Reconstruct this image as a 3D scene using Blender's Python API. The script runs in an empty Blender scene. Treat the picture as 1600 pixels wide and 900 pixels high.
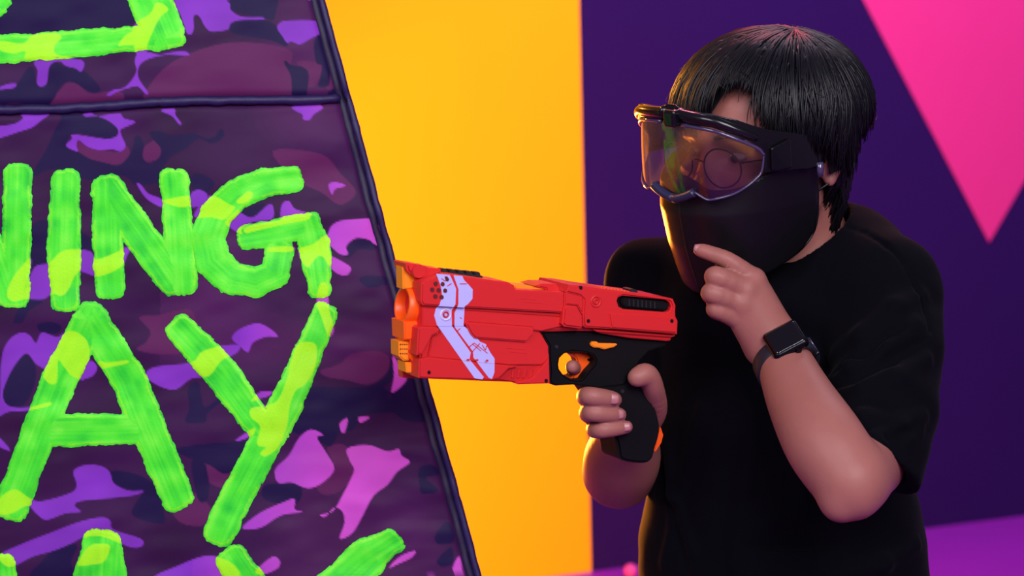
import bpy, bmesh, math, random
import numpy as np
from mathutils import Vector, Matrix

random.seed(7)
RNG = np.random.default_rng(7)
scene = bpy.context.scene
COL = scene.collection

# ---------------------------------------------------------------- camera
F_PX = 3500.0
CAM = np.array([0.0, 0.0, 1.55])
PITCH = math.radians(8.0)
cd = bpy.data.cameras.new('camera')
cd.lens = F_PX / 1600.0 * 36.0
cd.sensor_width = 36.0
cd.dof.use_dof = True
cd.dof.focus_distance = 2.40
cd.dof.aperture_fstop = 6.0
cam = bpy.data.objects.new('camera', cd)
cam.location = CAM
cam.rotation_euler = (math.pi / 2 - PITCH, 0, 0)
COL.objects.link(cam)
scene.camera = cam
FWD = np.array([0, math.cos(PITCH), -math.sin(PITCH)])
UPV = np.array([0, math.sin(PITCH), math.cos(PITCH)])
RIGHT = np.array([1.0, 0, 0])

# ---------------------------------------------------------------- world, lights, exposure
w = bpy.data.worlds.new('dim_hall')
scene.world = w
w.use_nodes = True
w.node_tree.nodes['Background'].inputs[0].default_value = (0.42, 0.30, 0.62, 1)
w.node_tree.nodes['Background'].inputs[1].default_value = 0.30
scene.view_settings.view_transform = 'Standard'
scene.view_settings.look = 'None'
scene.view_settings.gamma = 1.0
scene.view_settings.exposure = 0.0
scene.view_settings.use_curve_mapping = False

def light(name, kind, loc, target, energy, color, size=1.0, size_y=None, angle=60, blend=0.5):
    ld = bpy.data.lights.new(name, kind)
    ld.energy = energy
    ld.color = color
    if kind == 'AREA':
        ld.size = size
        if size_y:
            ld.shape = 'RECTANGLE'
            ld.size_y = size_y
    if kind == 'SPOT':
        ld.spot_size = math.radians(angle)
        ld.spot_blend = blend
        ld.shadow_soft_size = size
    o = bpy.data.objects.new(name, ld)
    o.location = loc
    o.rotation_euler = (Vector(target) - Vector(loc)).to_track_quat('-Z', 'Y').to_euler()
    COL.objects.link(o)
    return o

light('ceiling_softbox', 'AREA', (0.9, -0.3, 2.75), (0.1, 2.45, 1.15), 92, (0.97, 0.93, 1.0), 1.6)
light('bunker_fill_light', 'AREA', (-1.5, 0.0, 2.9), (-0.3, 2.45, 1.1), 42, (0.95, 0.92, 1.0), 1.2)  # fill light added to brighten the bunker front, not a real fixture
light('wall_wash_lamp', 'AREA', (1.15, 4.3, 3.6), (1.05, 6.4, 1.1), 116, (1.0, 0.80, 1.0), 1.8, 0.7)
light('orange_spot_on_wall', 'SPOT', (-1.1, 3.55, 0.35), (0.0, 5.6, 0.22), 500, (1.0, 0.45, 0.05), 0.12, angle=85, blend=0.6)
light('orange_back_spot', 'SPOT', (-0.36, 4.40, 0.80), (0.20, 2.50, 1.12), 340, (1.0, 0.30, 0.03), 0.12, angle=50, blend=0.5)
light('orange_hair_rim_fill', 'SPOT', (-1.05, 3.55, 1.95), (0.24, 2.52, 1.42), 190, (1.0, 0.36, 0.04), 0.06, angle=9, blend=0.4)  # extra narrow light added only to rim the left of the hair
light('red_hair_spot', 'SPOT', (0.40, 5.0, 2.9), (0.3, 2.5, 1.40), 75, (1.0, 0.10, 0.16), 0.08, angle=35, blend=0.5)

# ---------------------------------------------------------------- geometry of the view and small helpers
def ray(px, py):
    return FWD + (px - 800.0) / F_PX * RIGHT + (450.0 - py) / F_PX * UPV

def P(px, py, d):
    """world point seen at pixel (px,py) at depth d metres along the lens axis"""
    return CAM + d * ray(px, py)

def lin(r, g, b):
    f = lambda c: (c / 255.0) / 12.92 if c <= 10.3 else ((c / 255.0 + 0.055) / 1.055) ** 2.4
    return (f(r), f(g), f(b))

def unit(v):
    v = np.asarray(v, float)
    return v / np.linalg.norm(v)

class Plane:
    def __init__(s, p, n):
        s.p = np.asarray(p, float)
        s.n = unit(n)
    def hit(s, px, py, off=0.0):
        r = ray(px, py)
        t = np.dot(s.p + s.n * off - CAM, s.n) / np.dot(r, s.n)
        return CAM + t * r

def mat(name, color, rough=0.5, metal=0.0, noise=None, bump=None, spec=0.5, sss=0.0, coat=0.0, attr=None, sheen=0.0):
    m = bpy.data.materials.new(name)
    m.use_nodes = True
    nt = m.node_tree
    b = nt.nodes['Principled BSDF']
    b.inputs['Base Color'].default_value = (*color, 1)
    b.inputs['Roughness'].default_value = rough
    b.inputs['Metallic'].default_value = metal
    b.inputs['Specular IOR Level'].default_value = spec
    b.inputs['Coat Weight'].default_value = coat
    if sheen:
        b.inputs['Sheen Weight'].default_value = sheen
        b.inputs['Sheen Roughness'].default_value = 0.4
    if sss:
        b.inputs['Subsurface Weight'].default_value = sss
        b.inputs['Subsurface Radius'].default_value = (0.008, 0.003, 0.002)
        b.inputs['Subsurface Scale'].default_value = 1.0
    src = None
    if attr:
        a = nt.nodes.new('ShaderNodeAttribute')
        a.attribute_name = attr
        src = a.outputs['Color']
    tc = nt.nodes.new('ShaderNodeTexCoord')
    if noise:
        sc, amt = noise
        n = nt.nodes.new('ShaderNodeTexNoise')
        n.inputs['Scale'].default_value = sc
        n.inputs['Detail'].default_value = 5
        nt.links.new(tc.outputs['Object'], n.inputs['Vector'])
        r = nt.nodes.new('ShaderNodeMapRange')
        r.inputs['To Min'].default_value = 1 - amt
        r.inputs['To Max'].default_value = 1 + amt
        nt.links.new(n.outputs['Fac'], r.inputs['Value'])
        mx = nt.nodes.new('ShaderNodeVectorMath')
        mx.operation = 'SCALE'
        if src:
            nt.links.new(src, mx.inputs[0])
        else:
            mx.inputs[0].default_value = color
        nt.links.new(r.outputs['Result'], mx.inputs['Scale'])
        src = mx.outputs['Vector']
    if src:
        nt.links.new(src, b.inputs['Base Color'])
    if bump:
        sc, st, dist = bump
        n2 = nt.nodes.new('ShaderNodeTexNoise')
        n2.inputs['Scale'].default_value = sc
        n2.inputs['Detail'].default_value = 4
        nt.links.new(tc.outputs['Object'], n2.inputs['Vector'])
        bp = nt.nodes.new('ShaderNodeBump')
        bp.inputs['Strength'].default_value = st
        bp.inputs['Distance'].default_value = dist
        nt.links.new(n2.outputs['Fac'], bp.inputs['Height'])
        nt.links.new(bp.outputs['Normal'], b.inputs['Normal'])
    return m

def tag(o, label=None, cat=None, group=None, kind=None):
    if label: o['label'] = label
    if cat: o['category'] = cat
    if group: o['group'] = group
    if kind: o['kind'] = kind
    return o

def link(name, me, m, parent=None, smooth=False):
    if m is not None:
        me.materials.append(m)
    if smooth:
        me.polygons.foreach_set('use_smooth', [True] * len(me.polygons))
    o = bpy.data.objects.new(name, me)
    COL.objects.link(o)
    if parent is not None:
        o.parent = parent
        o.matrix_parent_inverse = Matrix.Translation(-Vector(parent.location))
    return o

def mesh_obj(name, verts, faces, m, parent=None, smooth=False, colors=None):
    me = bpy.data.meshes.new(name)
    me.from_pydata([tuple(map(float, v)) for v in verts], [], [tuple(int(i) for i in f) for f in faces])
    me.update()
    if colors is not None:
        a = me.color_attributes.new('paint', 'FLOAT_COLOR', 'POINT')
        c = np.ones((len(verts), 4), np.float32)
        c[:, :3] = colors
        a.data.foreach_set('color', c.ravel())
    return link(name, me, m, parent, smooth)

def bm_obj(name, bm, m, parent=None, smooth=False):
    bmesh.ops.recalc_face_normals(bm, faces=bm.faces)
    me = bpy.data.meshes.new(name)
    bm.to_mesh(me)
    bm.free()
    return link(name, me, m, parent, smooth)

def empty(name, loc=(0, 0, 0)):
    o = bpy.data.objects.new(name, None)
    o.location = tuple(float(c) for c in loc)
    o.empty_display_size = 0.05
    COL.objects.link(o)
    return o

def tube_mesh(path, radii, sides=8, closed=False, flat=None):
    """rings along a path; radii may be a number or a list; returns verts, faces"""
    path = [np.asarray(p, float) for p in path]
    n = len(path)
    if np.isscalar(radii):
        radii = [radii] * n
    verts, faces = [], []
    ref = None
    for i in range(n):
        if closed:
            t = unit(path[(i + 1) % n] - path[i - 1])
        else:
            t = unit(path[min(i + 1, n - 1)] - path[max(i - 1, 0)])
        if ref is None:
            ref = np.array([0, 0, 1.0]) if abs(t[2]) < 0.9 else np.array([1.0, 0, 0])
        a = unit(ref - t * np.dot(ref, t))
        b = np.cross(t, a)
        ref = a
        for k in range(sides):
            an = 2 * math.pi * k / sides
            verts.append(path[i] + radii[i] * (math.cos(an) * a + math.sin(an) * b))
    m = n if closed else n - 1
    for i in range(m):
        j = (i + 1) % n
        for k in range(sides):
            l = (k + 1) % sides
            faces.append((i * sides + k, i * sides + l, j * sides + l, j * sides + k))
    if not closed:
        faces.append(tuple(range(sides))[::-1])
        faces.append(tuple((n - 1) * sides + k for k in range(sides)))
    return verts, faces

def tube(name, path, radii, m, parent=None, sides=8, closed=False):
    v, f = tube_mesh(path, radii, sides, closed)
    return mesh_obj(name, v, f, m, parent, True)

# vectorised value noise -----------------------------------------------------
def _hash(ix, iy, iz, seed):
    h = (ix.astype(np.int64) * 374761393 + iy.astype(np.int64) * 668265263 + iz.astype(np.int64) * 2147483647 + seed * 974634777) & 0xffffffff
    h = ((h ^ (h >> 13)) * 1274126177) & 0xffffffff
    h = h ^ (h >> 16)
    return (h & 0xffff) / 65535.0

def vnoise(x, y, z=0.0, seed=0):
    x, y, z = np.broadcast_arrays(np.asarray(x, float), np.asarray(y, float), np.asarray(z, float))
    ix, iy, iz = np.floor(x), np.floor(y), np.floor(z)
    fx, fy, fz = x - ix, y - iy, z - iz
    fx, fy, fz = [f * f * (3 - 2 * f) for f in (fx, fy, fz)]
    r = 0
    for a in (0, 1):
        for b in (0, 1):
            for c in (0, 1):
                r = r + (fx if a else 1 - fx) * (fy if b else 1 - fy) * (fz if c else 1 - fz) * _hash(ix + a, iy + b, iz + c, seed)
    return r * 2 - 1

# marching squares fill of a scalar field (positive = inside) -----------------
def fill_field(xs, ys, Fv):
    nx, ny = len(xs), len(ys)
    ins = Fv > 0
    cnt = ins[:-1, :-1].astype(int) + ins[1:, :-1] + ins[1:, 1:] + ins[:-1, 1:]
    verts, index, faces = [], {}, []
    def vid(key, x, y):
        if key not in index:
            index[key] = len(verts)
            verts.append((x, y))
        return index[key]
    for i, j in np.argwhere(cnt > 0):
        cs = [(i, j), (i + 1, j), (i + 1, j + 1), (i, j + 1)]
        poly = []
        for q in range(4):
            a, b = cs[q], cs[(q + 1) % 4]
            fa, fb = Fv[a], Fv[b]
            if fa > 0:
                poly.append(vid(a, xs[a[0]], ys[a[1]]))
            if (fa > 0) != (fb > 0):
                t = fa / (fa - fb)
                key = (min(a, b), max(a, b))
                poly.append(vid(key, xs[a[0]] + t * (xs[b[0]] - xs[a[0]]), ys[a[1]] + t * (ys[b[1]] - ys[a[1]])))
        if len(poly) >= 3:
            faces.append(poly)
    return np.array(verts), faces

def in_poly(X, Y, poly):
    poly = np.asarray(poly, float)
    r = np.zeros(X.shape, bool)
    n = len(poly)
    for i in range(n):
        x1, y1 = poly[i]
        x2, y2 = poly[(i + 1) % n]
        if y1 == y2:
            continue
        c = ((y1 > Y) != (y2 > Y)) & (X < (x2 - x1) * (Y - y1) / (y2 - y1) + x1)
        r ^= c
    return r

def smooth_poly(poly, sub=5):
    p = np.asarray(poly, float)
    n = len(p)
    out = []
    for i in range(n):
        p0, p1, p2, p3 = p[i - 1], p[i], p[(i + 1) % n], p[(i + 2) % n]
        for k in range(sub):
            t = k / sub
            out.append(0.5 * (2 * p1 + (p2 - p0) * t + (2 * p0 - 5 * p1 + 4 * p2 - p3) * t * t + (3 * p1 - p0 - 3 * p2 + p3) * t ** 3))
    return np.array(out)

def poly_dist(X, Y, poly):
    """signed distance (positive inside) to a closed polygon"""
    poly = np.asarray(poly, float)
    d = np.full(X.shape, 1e9)
    n = len(poly)
    for i in range(n):
        a, b = poly[i], poly[(i + 1) % n]
        ab = b - a
        L = max(np.dot(ab, ab), 1e-12)
        t = np.clip(((X - a[0]) * ab[0] + (Y - a[1]) * ab[1]) / L, 0, 1)
        d = np.minimum(d, np.hypot(X - a[0] - t * ab[0], Y - a[1] - t * ab[1]))
    return np.where(in_poly(X, Y, poly), d, -d)

# ---------------------------------------------------------------- the setting: floor and painted wall
M_floor = mat('magenta_floor_paint', lin(140, 26, 172), 0.45, noise=(3.0, 0.12), bump=(60, 0.1, 0.002))
M_wall = mat('violet_wall_paint', lin(36, 8, 80), 0.9, noise=(2.0, 0.10), bump=(180, 0.08, 0.001), spec=0.1)
M_yellow = mat('yellow_wall_paint', (0.95, 0.355, 0.006), 0.9, noise=(1.5, 0.03), bump=(180, 0.08, 0.001), spec=0.1)
M_pink = mat('pink_wall_paint', lin(203, 31, 132), 0.8, noise=(1.5, 0.04), bump=(180, 0.08, 0.001))

FLOOR = Plane((0, 0, 0), (0, 0, 1))
wa, wb = FLOOR.hit(925, 893), FLOOR.hit(1600, 806)
wdir = unit(wb - wa)
wn = unit(np.cross(wdir, (0, 0, 1)))
if wn[1] > 0: wn = -wn
WALL = Plane(wa, wn)
def slab(name, pts, n, thick, m, parent=None):
    pts = [np.asarray(p, float) for p in pts]
    k = len(pts)
    v = pts + [p - np.asarray(n) * thick for p in pts]
    f = [tuple(range(k)), tuple(range(k, 2 * k))[::-1]] + [(i, (i + 1) % k, (i + 1) % k + k, i + k) for i in range(k)]
    bm = bmesh.new()
    bv = [bm.verts.new(tuple(x)) for x in v]
    for q in f: bm.faces.new([bv[i] for i in q])
    return bm_obj(name, bm, m, parent)
floor = slab('floor', [(-5, -1.5, 0), (6, -1.5, 0), (6, 9.5, 0), (-5, 9.5, 0)], (0, 0, 1), 0.1, M_floor)
tag(floor, 'glossy magenta painted floor', None, kind='structure')
w0, w1 = wa - wdir * 3.6, wa + wdir * 4.2
zz = np.array([0, 0, 4.0])
wall = slab('wall_back', [w0, w1, w1 + zz, w0 + zz], wn, 0.12, M_wall)
tag(wall, 'dark violet painted back wall', None, kind='structure')
def on_wall(px, py, lift=0.003):
    return WALL.hit(px, py, lift)
e0, e1 = on_wall(905, 0), on_wall(924, 900)
ed = (e0 - e1) / (e0[2] - e1[2])
eb, et = e1 + ed * (0.001 - e1[2]), e1 + ed * (3.99 - e1[2])
lw = w0 + wn * 0.003
slab('yellow_paint_area', [lw + wdir * 0.01 + (0, 0, 0.001), eb, et, lw + wdir * 0.01 + (0, 0, 3.99)], wn, 0.003, M_yellow, wall)
slab('pink_paint_triangle', [on_wall(1350 - .52 * 600, -600), on_wall(1546, 378), on_wall(1600 + .58 * 880, -600)], wn, 0.003, M_pink, wall)

# ---------------------------------------------------------------- the camouflage bunker
BUNK = Plane(P(400, 450, 2.47), (0.03, -math.cos(math.radians(6)), math.sin(math.radians(6))))
def edge_r(y): return 503.0 + 0.2722 * y
def edge_l(y): return -330.0 - 0.2722 * y
Y_TOP = -420.0
lo, hi = 1000.0, 3000.0                       # pixel row where the leaning face meets the floor
for _ in range(60):
    mid = 0.5 * (lo + hi)
    if BUNK.hit(400, mid)[2] > 0.004: lo = mid
    else: hi = mid
Y_BOT = lo
SC = 1.0 / 1417.0

def wrinkle(x, y):
    r = 0.0022 * vnoise(x / 120, y / 55, seed=1) + 0.0012 * vnoise(x / 45 + y / 90, y / 26, seed=2)
    r = r + 0.0016 * np.clip((x - 380) / 250, 0, 1) * vnoise(x / 70 - y / 60, y / 22, seed=3)
    return r

def seam_y(x): return 171.0 - 0.0385 * x + 2.0 * np.sin(x / 60.0)

def on_bunker(x, y, lift=0.0):
    x = np.asarray(x, float); y = np.asarray(y, float)
    r = FWD[None] + ((x - 800.0) / F_PX)[:, None] * RIGHT + ((450.0 - y) / F_PX)[:, None] * UPV
    t = np.dot(BUNK.p - CAM, BUNK.n) / (r @ BUNK.n)
    belly = 0.035 * np.clip((x - edge_l(y)) * (edge_r(y) - x) / (0.25 * (edge_r(y) - edge_l(y)) ** 2), 0, 1) ** 0.5
    sm = -0.006 * np.exp(-((y - seam_y(x)) / 9.0) ** 2)
    ed = -0.004 * np.exp(-((edge_r(y) - 14 - x) / 6.0) ** 2)
    return CAM + t[:, None] * r + BUNK.n * (wrinkle(x, y) + belly + sm + ed + lift - 0.035)[:, None]

def T(tile, pts):
    sx, sy, ox, oy = {1: (2.8125, 2.8125, 0, 0), 2: (2.8125, 2.8125, 0, 240), 3: (2.1429, 2.1429, 0, 480),
                      4: (2, 2, 500, 0), 5: (2, 2, 500, 450), 6: (3, 3, 240, 360), 7: (4.5, 4.5, 400, 0)}[tile]
    return [(x / sx + ox, y / sy + oy) for x, y in pts]

LILAC = [
 T(1, [(770,0),(985,0),(1010,40),(1060,70),(1150,72),(1145,82),(1050,85),(1010,100),(1000,125),(960,135),(920,135),(895,110),(880,80),(862,62),(848,75),(850,120),(840,148),(820,145),(808,110),(790,60)]),
 T(1, [(770,-60),(985,-60),(985,5),(770,5)]),
 T(7, [(142,190),(165,150),(220,136),(415,136),(445,215),(380,260),(305,303),(270,295),(240,285),(210,292),(180,250)]),
 T(1, [(470,415),(500,395),(545,385),(580,350),(600,310),(592,270),(605,235),(650,228),(700,240),(760,228),(815,226),(825,242),(740,240),(690,248),(645,262),(615,285),(605,320),(615,355),(650,405),(640,413),(605,380),(560,388),(520,402),(480,422)]),
 T(1, [(600,240),(585,120),(660,60),(690,10),(740,40),(700,80),(650,190),(640,240)]),
 T(1, [(160,265),(355,262),(358,315),(330,300),(290,290),(265,270),(235,275),(215,300),(205,365),(180,380),(162,365),(165,310)]),
 T(1, [(0,180),(100,190),(150,150),(240,145),(270,165),(240,200),(250,240),(330,255),(160,265),(110,262),(110,225),(60,235),(0,220)]),
 T(1, [(520,200),(560,150),(640,120),(660,140),(640,190),(600,200),(550,200)]),
 T(1, [(0,382),(40,368),(72,368),(62,385),(20,392),(0,393)]),
 T(1, [(-20,560),(60,545),(100,520),(95,500),(215,495),(180,530),(140,560),(80,580),(20,600),(-20,605)]),
 T(1, [(365,500),(400,495),(430,510),(520,497),(545,520),(595,535),(560,555),(530,570),(535,600),(552,640),(530,665),(490,655),(440,660),(385,645),(345,615),(335,640),(340,665),(300,650),(290,635),(315,610),(315,592),(360,595),(420,605),(470,610),(510,600),(520,575),(500,548),(465,525),(420,510),(375,512)]),
 T(1, [(705,485),(765,478),(770,505),(795,540),(785,545),(755,510)]),
 T(7, [(245,748),(300,735),(400,728),(440,730),(462,755),(400,800),(375,835),(345,842),(322,830),(320,800),(270,775)]),
 T(2, [(600,132),(620,138),(650,175),(700,195),(720,215),(715,235),(690,228),(640,195)]),
 T(2, [(835,185),(850,165),(880,160),(910,180),(900,215),(860,235),(830,230)]),
 T(2, [(715,205),(835,185),(840,225),(790,235),(720,215)]),
 T(2, [(850,275),(920,185),(1010,225),(1030,240),(985,290),(930,280)]),
 T(2, [(1040,205),(1090,165),(1110,180),(1090,210),(1050,220)]),
 T(2, [(1440,135),(1475,125),(1515,140),(1470,155),(1455,180)]),
 T(2, [(110,600),(150,500),(215,480),(270,430),(340,420),(400,432),(425,465),(520,430),(540,415),(575,415),(560,445),(530,500),(430,540),(345,520),(300,600),(270,625),(230,615),(190,640),(110,640),(60,650),(30,620),(60,540),(130,460),(135,500)]),
 T(2, [(990,300),(1040,250),(1060,262),(1110,280),(1180,222),(1200,245),(1190,290),(1110,300),(1060,330),(1060,355),(1015,330)]),
 T(2, [(1230,290),(1235,225),(1265,207),(1290,240),(1330,255),(1370,265),(1340,280),(1250,290)]),
 T(2, [(1070,330),(1120,310),(1250,290),(1350,272),(1350,290),(1250,310),(1120,340),(1080,350)]),
 T(2, [(1310,420),(1370,400),(1430,360),(1445,420),(1450,470),(1400,450),(1370,480),(1350,500),(1320,470)]),
 T(2, [(1170,425),(1200,410),(1285,410),(1280,430),(1200,432)]),
 T(4, [(20,735),(35,705),(75,688),(170,690),(185,765),(165,762),(150,750),(110,745),(80,770),(85,795),(60,795),(30,770),(0,745)]),
 T(4, [(10,800),(30,800),(70,820),(95,840),(80,862),(50,855),(25,830)]),
 T(2, [(1395,600),(1410,570),(1435,575),(1440,640),(1445,690),(1465,770),(1450,805),(1430,780),(1410,720),(1390,670),(1390,640)]),
 T(3, [(-10,365),(0,300),(5,170),(30,110),(70,85),(100,95),(120,120),(140,85),(190,100),(215,85),(250,80),(290,110),(300,160),(285,240),(240,230),(215,200),(195,180),(190,250),(165,255),(145,230),(150,210),(120,190),(90,155),(60,180),(30,230),(10,290),(30,330),(95,335),(165,318),(165,330),(95,345),(30,350)]),
 T(3, [(330,180),(360,185),(425,178),(425,188),(370,200),(340,205)]),
 T(3, [(485,225),(520,200),(640,185),(675,150),(740,130),(800,128),(790,155),(740,180),(700,230),(640,240),(590,275),(545,270),(500,245)]),
 T(3, [(775,105),(800,75),(860,55),(905,75),(928,100),(890,100),(845,120),(828,152),(800,130)]),
 T(3, [(280,235),(300,180),(325,200),(310,230)]),
 T(3, [(990,130),(1050,122),(1060,160),(1050,210),(1020,260),(990,280),(970,330),(960,400),(930,470),(890,500),(870,490),(890,470),(860,460),(870,400),(840,370),(840,340),(890,330),(930,310),(960,240)]),
 T(3, [(840,315),(870,285),(910,285),(900,298),(860,310)]),
 T(3, [(-10,430),(30,470),(28,480),(-10,460)]),
 T(3, [(0,640),(50,610),(100,640),(140,650),(240,620),(255,590),(245,550),(280,530),(330,530),(365,550),(380,590),(430,615),(480,615),(450,630),(370,640),(270,650),(250,665),(270,685),(220,690),(155,712),(120,690),(90,665),(40,690),(0,690)]),
 T(3, [(0,830),(80,790),(170,755),(260,720),(340,703),(370,715),(380,745),(470,775),(475,800),(440,805),(380,780),(330,765),(280,770),(240,790),(180,815),(110,835),(50,865),(20,865)]),
 T(3, [(520,910),(600,865),(680,835),(740,840),(790,870),(780,910)]),
 T(3, [(260,860),(300,800),(340,790),(370,800),(350,850),(310,860)]),
 T(3, [(855,885),(910,838),(935,850),(930,875),(880,897)]),
 T(3, [(790,445),(850,405),(845,430),(800,448)]),
 T(3, [(930,590),(920,545),(965,500),(1000,440),(1040,412),(1080,430),(1060,440),(1090,490),(1118,545),(1080,590),(1030,610),(975,590)]),
 T(3, [(810,740),(870,690),(950,655),(985,645),(985,680),(1010,690),(940,700),(870,740)]),
 T(5, [(0,712),(40,700),(75,640),(95,600),(105,570),(90,540),(85,505),(150,495),(210,515),(245,508),(255,530),(280,550),(240,580),(210,620),(165,655),(130,720),(100,770),(60,788),(75,740),(70,705),(45,690),(15,718)]),
 T(3, [(1135,395),(1160,375),(1160,400),(1145,425)]), T(5, [(60,435),(85,412),(75,455)]), T(5, [(120,408),(155,408),(125,425)]),
 T(5, [(225,220),(235,225),(245,245),(270,285),(250,315),(222,330),(230,280)]),
 T(5, [(215,880),(250,845),(297,828),(285,850),(240,870)]), T(5, [(415,885),(435,850),(445,905),(420,905)]),
]
NAVY = [
 T(1, [(1005,130),(1000,110),(1060,85),(1140,82),(1200,100),(1250,160),(1255,200),(1190,175),(1100,160),(1040,150)]),
 T(1, [(985,-40),(1200,-40),(1205,60),(1190,85),(1150,72),(1100,65),(1040,50),(1005,30)]),
 T(7, [(192,440),(205,420),(240,450),(320,465),(360,500),(360,580),(350,650),(365,685),(255,685),(245,600),(235,520)]),
 T(7, [(400,290),(445,220),(490,300),(520,390),(510,560),(495,600),(430,600),(445,530),(455,450),(415,430)]),
 T(7, [(500,640),(580,600),(600,690),(520,700)]),
 T(1, [(0,455),(0,395),(60,388),(105,320),(125,295),(150,300),(158,360),(180,380),(208,360),(220,290),(245,272),(280,290),(330,300),(380,320),(430,370),(440,400),(410,408),(370,390),(330,365),(290,362),(255,395),(240,430),(200,465),(120,460),(60,450)]),
 T(1, [(275,500),(365,500),(420,510),(500,548),(520,580),(510,605),(470,612),(330,585),(290,640),(340,665),(400,700),(480,720),(510,728),(545,710),(580,660),(590,605),(615,600),(632,640),(625,690),(660,720),(700,690),(705,650),(670,610),(660,580),(700,575),(750,595),(800,590),(850,585),(900,605),(940,600),(960,570),(978,570),(980,600),(930,630),(870,610),(820,650),(750,690),(710,750),(700,800),(600,815),(560,780),(500,770),(400,790),(350,780),(300,760),(220,745),(150,775),(145,750),(200,660),(240,570),(265,530)]),
 T(1, [(835,790),(855,762),(900,770),(940,800),(930,830),(880,860),(850,840)]),
 T(1, [(-40,-60),(560,-60),(600,100),(300,130),(-40,150)]),
 T(2, [(1050,265),(1090,235),(1165,220),(1120,280),(1080,290)]),
 T(2, [(60,740),(80,680),(130,640),(190,650),(130,690),(100,740),(70,745)]), T(2, [(165,750),(230,740),(270,760),(250,790),(180,785)]),
 T(2, [(130,330),(210,300),(215,480),(140,500)]), T(2, [(340,340),(420,390),(420,430),(350,430)]),
 T(6, [(890,75),(950,42),(1000,40),(1045,75),(1020,95),(960,90),(910,130),(860,105),(820,95),(830,80)]),
 T(6, [(960,230),(1000,215),(1090,222),(1100,250),(1060,265),(1000,270)]),
 T(6, [(160,760),(170,720),(210,715),(222,780),(240,830),(300,790),(320,800),(250,860),(240,900),(150,900),(165,840)]),
 T(6, [(740,740),(850,740),(980,740),(1100,760),(1090,800),(1100,830),(1220,830),(1220,850),(1100,850),(980,860),(900,900),(720,900),(720,820)]),
 T(6, [(1110,600),(1140,590),(1130,680),(1080,740),(1000,745),(1060,710),(1100,660)]),
 T(6, [(880,780),(960,740),(1080,745),(1110,800),(1240,700),(1300,720),(1320,800),(1300,900),(1180,900),(1070,830)]),
 T(3, [(440,690),(480,620),(520,600),(540,660),(550,720),(500,720)]),
 T(3, [(10,320),(15,270),(60,160),(85,155),(115,190),(120,240),(95,310),(60,335)]),
 T(3, [(370,550),(440,555),(500,580),(520,610),(480,615),(430,610),(380,590)]),
 T(3, [(100,910),(140,850),(200,800),(260,795),(240,850),(240,910)]),
 T(3, [(880,600),(980,590),(1010,610),(990,660),(890,650)]),
 T(3, [(600,470),(850,450),(830,500),(760,560),(700,530),(620,500)]),
 T(3, [(640,520),(680,510),(700,600),(690,650),(660,640)]),
 T(5, [(0,320),(60,340),(120,370),(200,365),(225,325),(265,290),(330,300),(345,330),(300,385),(200,395),(130,400),(115,425),(95,450),(60,455),(30,500),(-20,470),(-100,440),(-60,330)]),
 T(5, [(310,570),(350,560),(375,590),(330,600),(370,640),(320,650),(310,620)]), T(5, [(360,780),(400,740),(420,800),(370,810)]), T(5, [(365,860),(410,820),(415,870),(380,880)]),
]
MAROON = [
 T(2, [(610,720),(700,710),(780,690),(850,700),(870,870),(760,880),(680,880),(600,860),(640,830),(660,780)]),
 T(1, [(215,455),(260,400),(300,362),(350,375),(400,410),(530,400),(520,460),(300,470)]),
 T(1, [(640,400),(760,270),(1000,185),(1260,210),(1270,300),(1280,420),(900,440),(660,440)]),
 T(7, [(280,440),(320,420),(440,440),(450,520),(400,600),(360,600),(365,520),(330,470)]), T(7, [(520,470),(560,560),(560,610),(490,620),(510,560)]),
 T(1, [(330,660),(345,615),(400,645),(520,668),(555,640),(570,680),(520,725),(420,705),(350,690)]),
 T(1, [(640,640),(700,610),(715,660),(690,700),(640,710),(628,680)]),
 T(5, [(95,210),(170,200),(215,220),(205,270),(150,305),(80,290),(20,280),(0,260),(60,240)]),
 T(3, [(670,530),(760,510),(840,520),(880,610),(800,620),(700,590)]),
 T(3, [(560,640),(640,620),(710,680),(690,730),(600,720)]),
 T(5, [(20,505),(60,490),(90,510),(105,570),(90,610),(60,640),(10,650),(-10,620),(40,560)]),
 T(4, [(-150,470),(0,480),(60,540),(110,600),(60,640),(0,600),(-80,560)]),
]
C_BASE, C_NAVY, C_MAR, C_LIL, C_LIL_PINKLIT = [np.array(lin(*c)) for c in ((53, 17, 64), (28, 15, 62), (90, 30, 82), (128, 52, 182), (204, 82, 196))]

def masks(X, Y):
    sh = X.shape
    def m(polys):
        r = np.zeros(sh)
        for p in polys:
            q = smooth_poly(p, 4)
            x0, y0 = q.min(0) - 3; x1, y1 = q.max(0) + 3
            s = (X > x0) & (X < x1) & (Y > y0) & (Y < y1)
            if s.any():
                r[s] = np.maximum(r[s], np.clip(poly_dist(X[s], Y[s], q) / 1.6 + 0.5, 0, 1))
        return r
    out = (X < -4) | (Y < -4) | (Y > 905)
    n1 = vnoise(X / 120, Y / 70, seed=11) + 0.5 * vnoise(X / 45, Y / 40, seed=12)
    n2 = vnoise(X / 130, Y / 80, seed=13) + 0.5 * vnoise(X / 50, Y / 40, seed=14)
    n3 = vnoise(X / 110, Y / 90, seed=15) + 0.4 * vnoise(X / 40, Y / 40, seed=16)
    f = lambda n, t: np.clip((n - t) * 14, 0, 1)
    L, N, R = m(LILAC), m(NAVY), m(MAROON)
    return np.where(out, f(n1, .45), L), np.where(out, f(n2, .25), N), np.where(out, f(n3, .35), R)

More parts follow.
